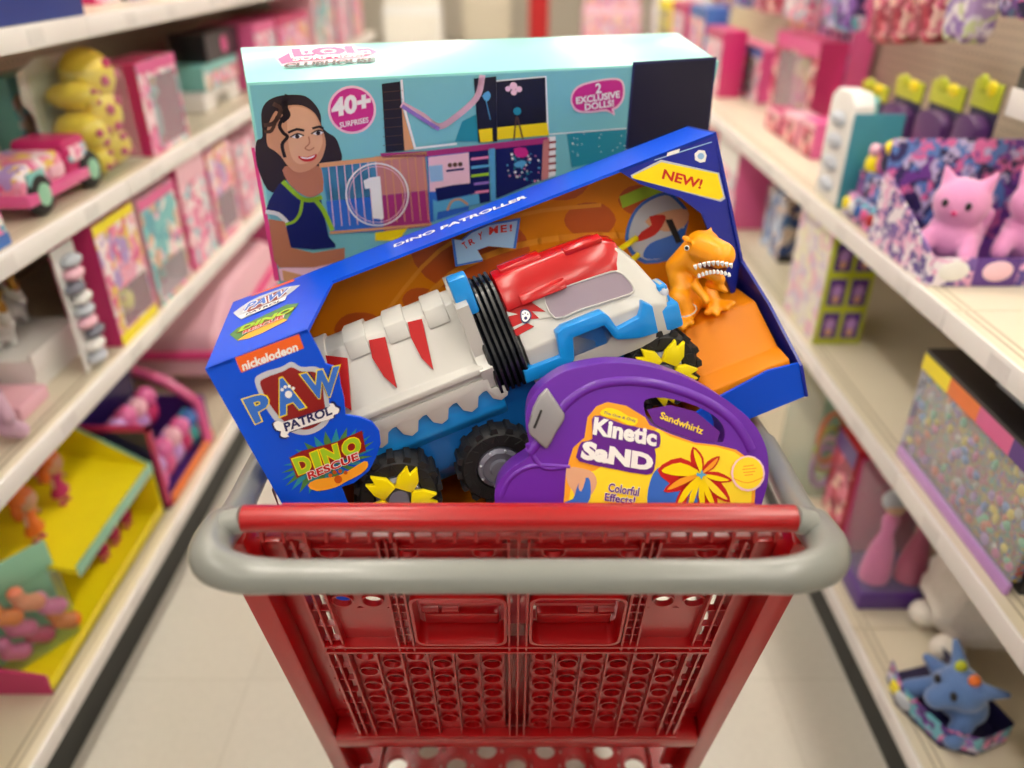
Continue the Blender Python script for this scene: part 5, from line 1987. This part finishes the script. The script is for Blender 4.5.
# mixed display carton
o, w, h = slot('toy_carton', 1, 872, 842, 158, z, .03, 'crowded navy display carton of small bright toys beside the pink plush tray', 'toy box')
B(o, 'carton_body', (-w / 2, .02, 0), (w / 2, .17, h * .7), A_NV)
B(o, 'front_card', (-w / 2, .0, 0), (w / 2, .018, h * .35), A_PU, .001)
R.seed(31)
for k in range(14):
    q = MB()
    x, yy = R.uniform(-.42, .42) * w, R.uniform(.03, .15)
    zz = h * R.uniform(.7, .95)
    m = (YLP, TYP, BLP, NAV, PKD, WHP, VIO)[k % 7]
    q.ell((x, yy, zz), (.024, .022, .03), m, seg=10, rg=7)
    q.ell((x + .008, yy - .01, zz + .032), (.015, .014, .015), (PKL, YLP, VIO)[k % 3], seg=8, rg=6)
    q.build('small_toy', o)
for k in range(5):
    q = MB()
    q.ell((-w * .4 + k * w * .2, -.004, h * .2), (w * .07, .008, h * .1), (YLP, WHP, BLP, PKS, REDP)[k], seg=10, rg=6)
    q.build('printed_toy', o)
# tray of pink plush cats
x0, y0 = RX + .178, 1.33
o = put('display_tray', 1, x0, y0, z, 'navy printed tray with a starry back card, holding the pink plush cats', 'display tray', turn=math.pi / 2)
q = MB()
q.box((-.16, .0, 0), (.16, .26, .004), VIO)
q.build('tray_floor', o)
A_CP = art('art_cat_panel', [(120, 90, 170), (230, 170, 210), (240, 230, 240), (90, 70, 150)], 30)
for k in range(4):
    B(o, 'front_panel', (-.16 + .08 * k, -.003, 0), (-.0815 + .08 * k, .0, .055), (A_CP, VIO, A_CP, A_NV)[k], .001)
for k in range(3):
    q = MB()
    q.ell((-.12 + .08 * k, -.004, .03), (.028, .003, .02), (WHP, LPINK, WHP)[k])
    q.build('front_picture', o)
for s_ in (-1, 1):
    q = MB()
    q.prism([(0, 0), (.26, 0), (.26, .14), (.22, .14), (.0, .055)], lambda a, b, d: Vector((d, a, b)), s_ * .16, s_ * .163, A_CP if s_ < 0 else A_NV)
    q.build('tray_end', o)
B(o, 'back_card', (-.16, .26, 0), (.16, .264, .21), A_NV, .001)
for i, (xx, yy) in enumerate(((-.068, .118), (.078, .115))):
    pw = Vector((x0 + xx, y0 + yy, 0))
    c = put('plush_cat', 1, pw.x, pw.y, z + .008, ('pink plush cat at the aisle side of the navy tray, nearest the price rail', 'pink plush cat at the pegboard side of the navy tray')[i], 'plush toy', turn=math.pi / 2 - .7 + i * .15)
    q = MB()
    q.ell((0, .0, .05), (.052, .05, .05), FURP)
    q.ell((.0, -.01, .115), (.052, .050, .048), FURP)
    for s in (-1, 1):
        cap(q, (s * .032, -.005, .15), (s * .044, -.002, .175), .015, .006, FURP, 2)
        cap(q, (s * .036, -.035, .05), (s * .042, -.06, .028), .018, .018, FURP, 2)
    cap(q, (.03, .045, .04), (.04, .05, .09), .014, .012, FURP, 3)
    q.build('body', c, remesh=.005)
    for s in (-1, 1):
        q = MB()
        q.ell((s * .02, -.055, .122), (.006, .005, .008), BKP, seg=10, rg=6)
        q.build('eye', c)
    q = MB()
    q.ell((0, -.059, .106), (.006, .005, .005), PKD, seg=8, rg=6)
    q.build('nose', c)
# peg hooks with bags, price card, top shelf of the display
R.seed(5)
bags = ((1.02, 2.30, A_RD, 'dark red hanging toy bag, farthest on the pegboard hooks'), (1.0, 2.16, A_RD, 'dark red hanging toy bag next to the white one on the pegboard'), (.99, 1.99, A_RD, 'pink and red hanging toy bag, middle of the hooks on the pegboard'), (.98, 1.82, art('art_white_violet', [(220, 214, 226), (150, 120, 190), (236, 230, 236), (200, 210, 160), (176, 150, 200)], 26), 'white and violet hanging toy bag on the pegboard'), (1.0, 1.66, A_NV, 'navy hanging toy bag above the nearest purple card'), (1.0, 1.50, A_BW, 'blue hanging toy bag near the price card on the pegboard'))
for i, (x, y, m, lab) in enumerate(bags):
    zt = 1.52
    zb_ = z_from(44 if i < 4 else 20, y)
    o = put('hanging_toy_bag', 1, x, y, zb_, lab, 'toy pack')
    hh = zt - zb_
    q = MB()
    q.prism([(-.055, .02), (-.03, 0), (.0, .02), (.03, 0), (.055, .02), (.06, hh * .8), (.05, hh * .85), (-.05, hh * .85), (-.06, hh * .8)], lambda a, b, d: Vector((a, d, b)), -.03, .03, m)
    q.build('bag', o, bevel=.012, segs=2)
    B(o, 'header_card', (-.055, -.002, hh * .82), (.055, .002, hh), PKD if i < 3 else VIO, 0)
    q = MB()
    q.tube([(0, -.05, hh - .015), (0, 1.249 - x, hh - .015)], .003, STEEL, 8)
    q.build('peg_hook', o)
far_bags = ((1.02, 2.62, A_PU, 'violet hanging toy bag beyond the dark red ones'), (1.0, 2.95, A_PK, 'pink hanging toy bag beyond the violet one'), (1.0, 3.3, A_RD, 'red and pink hanging toy bag far along the pegboard'), (1.0, 3.7, A_PU, 'violet and pink hanging toy bag far along the pegboard'), (1.0, 4.1, A_PK2, 'candy pink hanging toy bag, last along the pegboard'))
for i, (x, y, m, lab) in enumerate(far_bags):
    zb_ = 1.25
    o = put('hanging_toy_bag', 1, x, y, zb_, lab, 'toy pack')
    hh = .4
    q = MB()
    q.prism([(-.11, .01), (.11, .01), (.12, hh * .8), (.1, hh * .86), (-.1, hh * .86), (-.12, hh * .8)], lambda a, b, d: Vector((a, d, b)), -.03, .03, m)
    q.build('bag', o, bevel=.012, segs=2)
    B(o, 'header_card', (-.1, -.002, hh * .83), (.1, .002, hh), (VIO, PKD, REDP, PKS, PKD)[i], 0)
    q = MB()
    q.tube([(0, -.05, hh - .015), (0, 1.249 - x, hh - .015)], .003, STEEL, 8)
    q.build('peg_hook', o)
o = put('price_holder', 1, .93, 1.47, 1.205, 'dark shelf arm with a white price card at the top corner of the pegboard', 'price holder')
B(o, 'arm', (-.12, .05, .035), (.07, .12, .075), M3('arm_dark_green', (44, 50, 46)), .003)
B(o, 'price_card', (-.045, -.002, .0), (.045, .0, .05), WHP, .001)
B(o, 'card_arm', (-.006, .0, .03), (.006, .06, .036), STEEL, 0)
o, w, h = slot('toy_card', 1, 1034, 1008, 96, z, .36, 'bright multicoloured toy card at the near end of the pegboard', 'toy pack', h=.24)
carton(o, w, .04, h, VIO, A_RB)
# far cartons on the upper shelf
for i, (a, b, top, m1, m2, lab) in enumerate(((836, 804, -30, PKS, A_PU, 'pink-sided violet carton behind the tall pink doll carton'), (800, 778, -30, PKL, A_PK2, 'pale pink carton behind the tall pink doll carton'), (716, 700, 28, PKD, A_PK, 'deep pink carton just behind the aqua carton, on the upper shelf'), (698, 684, 6, BLP, A_PK2, 'carton with a blue side behind the aqua carton, upper shelf'), (680, 668, 2, PKD, A_PK, 'small-looking pink carton toward the far end of the upper shelf'), (666, 655, 0, YLP, A_YP, 'yellow carton at the far end of the upper shelf'))):
    ins = .4 if i < 2 else .1
    o, w, h = slot('toy_carton', 1, a, b, top, z, ins, lab, 'toy box', h=.42 if i < 2 else None)
    carton(o, w, .08 if i < 2 else .1, h, m1, m2, header=(.15, m1))

# second shelf
z = RZ[1]
o, w, h = slot('bead_box', 1, 1008, 897, 0, z, .03, 'clear front box of multicoloured beads with black top and rainbow band', 'craft box', h=.235)
d = .2
B(o, 'back_and_base', (-w / 2, .02, 0), (w / 2, d, h - .004), BKP)
B(o, 'bead_fill', (-w / 2 + .006, .006, .02), (w / 2 - .006, .02, h - .03), A_BD, .002)
R.seed(77)
pals = [M3('bead_%d' % k, c, coat=.4) for k, c in enumerate(((226, 200, 80), (210, 110, 150), (130, 190, 150), (120, 150, 210), (220, 130, 100), (200, 190, 180), (180, 140, 200)))]
q = MB()
for k in range(90):
    q.ell((R.uniform(-.47, .47) * w, .004, R.uniform(.03, h - .04)), (R.uniform(.006, .012), .004, R.uniform(.006, .012)), pals[k % 7], seg=8, rg=5)
tag(q.build('beads', o), kind='stuff')
B(o, 'clear_front', (-w / 2, -.003, .016), (w / 2, -.001, h - .02), PANE, 0)
B(o, 'violet_base_band', (-w / 2, -.005, 0), (w / 2, .004, .022), TYL, .001)
q = MB()
for k, c in enumerate((YLP, ORP, PKS, VIO)):
    q.box((-w / 2 + w * k / 4, -.006, h - .036), (-w / 2 + w * (k + 1) / 4, .003, h - .004), c)
q.build('rainbow_band', o)
q = MB()
q.prism([(-w / 2, -.006), (w / 2, -.006), (w / 2, d), (-w / 2, d)], lambda a, b, dd: Vector((a, b, dd)), h - .004, h + .004, BKP)
q.build('black_top', o)
B(o, 'purple_end', (w / 2, .0, 0), (w / 2 + .004, d, h), A_PU) if False else B(o, 'purple_end', (-w / 2 - .004, .0, 0), (-w / 2, d, h), A_PU)
B(o, 'top_label', (-.06, .05, h + .004), (.03, .09, h + .0055), SILV, 0)
# yellow and purple carton: near end shows six pictures
o = put('toy_carton', 1, .775, 1.90, z, 'yellow carton with six purple pictures on its end, on the second shelf', 'toy box')
hh = z_from(232, 1.80) - z
B(o, 'carton_body', (-.12, .0, 0), (.12, .12, hh), LIP)
B(o, 'front_art', (-.118, -.0015, .002), (.118, .0, hh - .002), art('art_faint', [(226, 220, 216), (226, 180, 200), (230, 226, 200), (206, 190, 214)], 20), 0)
for i in range(3):
    for j in range(2):
        q = MB()
        q.box((.12, .012 + j * .054, hh * (.06 + .31 * i)), (.122, .054 + j * .054, hh * (.06 + .31 * i) + hh * .24), VIO)
        q.ell((.122, .033 + j * .054, hh * (.06 + .31 * i) + hh * .13), (.002, .013, hh * .06), TYL, seg=10, rg=6)
        q.ell((.122, .033 + j * .054, hh * (.06 + .31 * i) + hh * .06), (.002, .010, hh * .04), SKN, seg=10, rg=6)
        q.build('end_picture', o)
o = put('toy_carton', 1, .86, 2.47, z, 'blue picture carton on the second shelf behind the yellow carton', 'toy box')
hh = z_from(202, 2.36) - z
carton(o, .2, .17, hh, A_BW, A_BW)
B(o, 'dark_base', (.1, .0, 0), (.102, .17, hh * .12), BKP, 0)
o = put('doll_box', 1, .79, 2.86, z, 'pink and white doll carton on the second shelf beside the blue carton corner', 'doll box')
carton(o, .3, .16, min(.30, z_from(152, 2.72) - z), PKS, A_PK, header=(.3, WHP))
o = put('doll_box', 1, .80, 3.3, z, 'pink doll carton on the second shelf, farther than the pink and white one', 'doll box')
carton(o, .3, .2, .29, PKD, A_RD)
for i, (x, m, lab) in enumerate(((.965, BKP, 'black carton standing behind the bead box, nearer'), (1.0, GRN, 'green-lidded carton behind the bead box, farther'))):
    o = put('toy_carton', 1, 1.03, 1.0 + .2 * i, z, lab, 'toy box')
    carton(o, .17, .16, .27, m, A_NV)
o = put('toy_pack', 1, .80, .80, z, 'small pink and violet blister pack on the second shelf by the bead box', 'toy pack')
q = MB()
q.prism([(-.06, 0), (.06, 0), (.06, .1), (.03, .12), (-.06, .12)], lambda a, b, d: Vector((a, d, b)), .03, .034, VIO)
q.build('backing_card', o)
R.seed(9)
for k in range(6):
    q = MB()
    q.ell((R.uniform(-.04, .04), .02, R.uniform(.02, .09)), (.02, .016, .02), (PKD, BLP, REDP, TYP, WHP, YLP)[k], seg=10, rg=6)
    q.build('small_toy', o)
q = MB()
q.lathe([(.03, 0), (.032, .05), (.03, .1)], Matrix.Translation((0, .09, .0)), M3('clear_grey_tube', (150, 146, 130), coat=.3), 20)
q.build('grey_tube', o)

# lowest shelf
z = RZ[0]
o = put('toy_pack', 1, .79, 1.80, z, 'clear pack of green and orange toy rings on the lowest shelf past the cart', 'toy pack')
hh = z_from(400, 1.7) - z
B(o, 'backing_card', (-.1, .11, 0), (.1, .114, hh), GRP, 0)
for i, (a, c, m) in enumerate(((.05, .5, LIP), (.055, .62, ORP), (.045, .32, TYL), (.035, .46, PKL))):
    q = MB()
    q.tube([Vector((.102, .05 + .03 * math.cos(t * .3927), hh * c + a * math.sin(t * .3927) * 1.4)) for t in range(16)], .007, m, 8, closed=True)
    q.build('toy_ring', o)
B(o, 'clear_shell', (-.1, .0, 0), (.115, .11, hh), clear('ring_shell_film', (222, 226, 222), .16, .12), .008)
o = put('toy_carton', 1, .84, 1.60, z, 'red and purple carton on the lowest shelf past the pink doll pack', 'toy box')
carton(o, .12, .16, z_from(440, 1.6) - z, REDP, A_RD, header=(.2, VIO))
B(o, 'white_patch', (.06, .03, .2), (.062, .1, .27), WHP, .001)
o = put('doll_box', 1, .785, 1.35, z, 'pink doll pack with two dresses on a purple base, on the lowest shelf', 'doll box')
hh = z_from(492, 1.3) - z
B(o, 'purple_base', (-.07, .0, 0), (.075, .17, .05), VIO, .004)
B(o, 'backing_card', (-.07, .0, .05), (-.066, .17, hh), PKD, 0)
for i in range(2):
    q = MB()
    cy = .045 + .08 * i
    q.loft([[Vector((.03 + a * .8 * math.cos(k * .5236), cy + a * math.sin(k * .5236), .05 + zz * (hh - .05))) for k in range(12)] for a, zz in ((.034, .02), (.036, .1), (.028, .35), (.014, .52), (.019, .66), (.01, .72))], (TYP, PKD)[i])
    q.ell((.03, cy, .05 + .80 * (hh - .05)), .022, SKN)
    d_ = q.build('doll', o)
    q = MB()
    q.ell((.024, cy, .05 + .83 * (hh - .05)), (.026, .026, .026), (SILV, PKS)[i])
    q.build('hair', d_)
B(o, 'clear_shell', (-.066, .004, .05), (.074, .166, hh), PANE, .006)
# fluffy cushion-like plush
o = put('fluffy_plush', 1, .98, 1.178, z + .004, 'big fluffy cream plush ball on the lowest shelf behind the blue dragon plush', 'plush toy')
q = MB()
q.ell((0, 0, .15), (.105, .105, .135), FURW, seg=40, rg=28)
R.seed(3)
for i, v in enumerate(q.v):
    nn = noise.noise(v * 22) * .016 + noise.noise(v * 60) * .008
    q.v[i] = v + (v - Vector((0, 0, .15))).normalized() * nn
q.build('fur_body', o, smooth=180)
q = MB()
for s in (-1, 1):
    q.ell((s * .06, -.11, .03), (.035, .05, .03), FURW)
q.build('paw', o) if False else None
for s in (-1, 1):
    q = MB()
    q.ell((s * .05, -.07, .036), (.03, .035, .03), FURW)
    q.build('paw', o)
# blue dragon in its tray
o = put('plush_pack', 1, .795, 1.005, z, 'blue plush dragon in a dark purple printed tray at the front of the lowest shelf', 'plush toy', turn=.25)
q = MB()
foot = [(-.10, .0), (-.03, -.03), (.09, -.01), (.13, .05), (.12, .135), (-.10, .135)]
q.prism(foot, lambda a, b, d: Vector((a, b, d)), 0, .012, NAV)
for (a0, b0), (a1, b1) in zip(foot[:4], foot[1:4] + [foot[4]]):
    q.prism([(a0, b0), (a1, b1), (a1, b1 + .004), (a0, b0 + .004)], lambda a, b, d: Vector((a, b, d)), .01, .06, A_PU)
q.build('printed_tray', o)
o.scale = (.85, .85, .85)
B(o, 'back_card', (-.10, .137, 0), (.12, .14, .07), NAV, .002)
B(o, 'yellow_label', (-.06, -.030, .02), (-.0, -.022, .05), YLP, .002)
q = MB()
q.ell((-.01, -.035, .038), (.024, .008, .02), SILV)
q.build('silver_badge', o)
q = MB()
q.ell((.03, .075, .066), (.07, .052, .05), FURB)
q.ell((.045, .05, .12), (.055, .05, .045), FURB)
cap(q, (.045, .01, .11), (.04, -.005, .10), .03, .026, FURB, 3)
for s in (-1, 1):
    cap(q, (.045 + s * .04, .07, .15), (.045 + s * .075, .08, .18), .018, .008, FURB, 3)
    cap(q, (.03 + s * .05, .05, .05), (.03 + s * .07, .01, .03), .024, .022, FURB, 3)
cap(q, (-.03, .10, .05), (-.08, .08, .07), .03, .012, FURB, 4)
q.build('dragon_body', o, remesh=.005)
for s in (-1, 1):
    q = MB()
    q.ell((.045 + s * .025, .002, .138), (.009, .006, .012), BKP, seg=10, rg=6)
    q.build('eye', o)
    q = MB()
    q.ell((.045 + s * .02, .05, .168), (.012, .014, .014), (LIP, ORP)[s > 0], seg=10, rg=6)
    q.build('horn', o)

# ================================================================== across the end of the aisle
wallm = mat('far_wall_paint', (214, 204, 188), .8)
m_ = MB()
m_.box((-9, 16, 0), (9, 16.1, 3.64), wallm)
tag(m_.build('wall_back'), kind='structure')
m_ = MB()
o = empty('red_column', (.38, 12.2, 0))
tag(o, 'red square column far beyond the end of the aisle', 'column')
B(o, 'shaft', (-.14, -.14, 0), (.14, .14, 3.6), mat('column_red', (190, 24, 30), .5), .01)
B(o, 'foot', (-.17, -.17, 0), (.17, .17, .12), GREY, .01)
for i, (x, m1, m2, lab) in enumerate(((-1.35, WHP, FURW, 'cream far display bin beyond the aisle end'), (1.35, PKL, A_PK2, 'peach and pink far display bin right of the red column'), (2.3, WHP, WHP, 'white far display bin beyond the aisle end'), (3.15, VIO, A_PU, 'violet far display bin beyond the aisle end'), (4.0, YLP, A_YP, 'yellow far display bin beyond the aisle end'), (-.4, SHELF, SHELF, 'low cream checkout counter far beyond the aisle end'))):
    o = empty('display_bin', (x, 11.4 if x != -.4 else 13.5, 0))
    tag(o, lab, 'display bin')
    B(o, 'bin_body', (-.38, 0, 0), (.38, .5, .8), m1, .01)
    B(o, 'bin_top', (-.36, .03, .8), (.36, .47, .98), m2, .02)
    B(o, 'bin_front', (-.36, -.004, .1), (.36, .0, .7), m2, 0)
# ================================================================== lights, world, camera
W = bpy.data.worlds.new('store_air')
SC.world = W
W.use_nodes = True
bg = W.node_tree.nodes['Background']
bg.inputs['Color'].default_value = (1.0, .97, .93, 1)
bg.inputs['Strength'].default_value = .28

lamp = mat('lamp_diffuser', (255, 246, 232), .5, var=0, emit=19.0)
LBODY = mat('lamp_housing_white', (235, 235, 232), .5)
n = 0
for x in (-2.6, -.75, 1.1, 2.95):
    for y in (-2.6, .2, 3.0, 5.8, 8.6, 11.4):
        t = empty('ceiling_light', (x, y, 3.55))
        tag(t, 'long white fluorescent ceiling light hanging over the store aisles', 'ceiling light', 'ceiling lights over the store')
        m_ = MB()
        m_.box((-.16, -1.05, 0), (.16, 1.05, .08), LBODY)
        m_.build('housing', t)
        m_ = MB()
        m_.box((-.13, -1.02, -.012), (.13, 1.02, -.002), lamp)
        m_.build('diffuser', t)
m_ = MB()
m_.box((-9, -5, 3.64), (9, 20, 3.70), mat('ceiling_white', (225, 225, 220), .9))
tag(m_.build('ceiling'), kind='structure')

cam = bpy.data.cameras.new('camera')
cam.sensor_width = 36
cam.lens = FPX * 36 / 1024
cam.clip_start = .05
cam.dof.use_dof = True
cam.dof.focus_distance = .86
cam.dof.aperture_fstop = 27.07 / 14.5
co = bpy.data.objects.new('camera', cam)
COL.objects.link(co)
co.location = CAM
co.rotation_euler = (math.pi / 2 - PITCH, 0, 0)
SC.camera = co
SC.view_settings.view_transform = 'Standard'
SC.view_settings.look = 'None'
SC.view_settings.gamma = 1
SC.view_settings.use_curve_mapping = False
SC.view_settings.exposure = 0.05
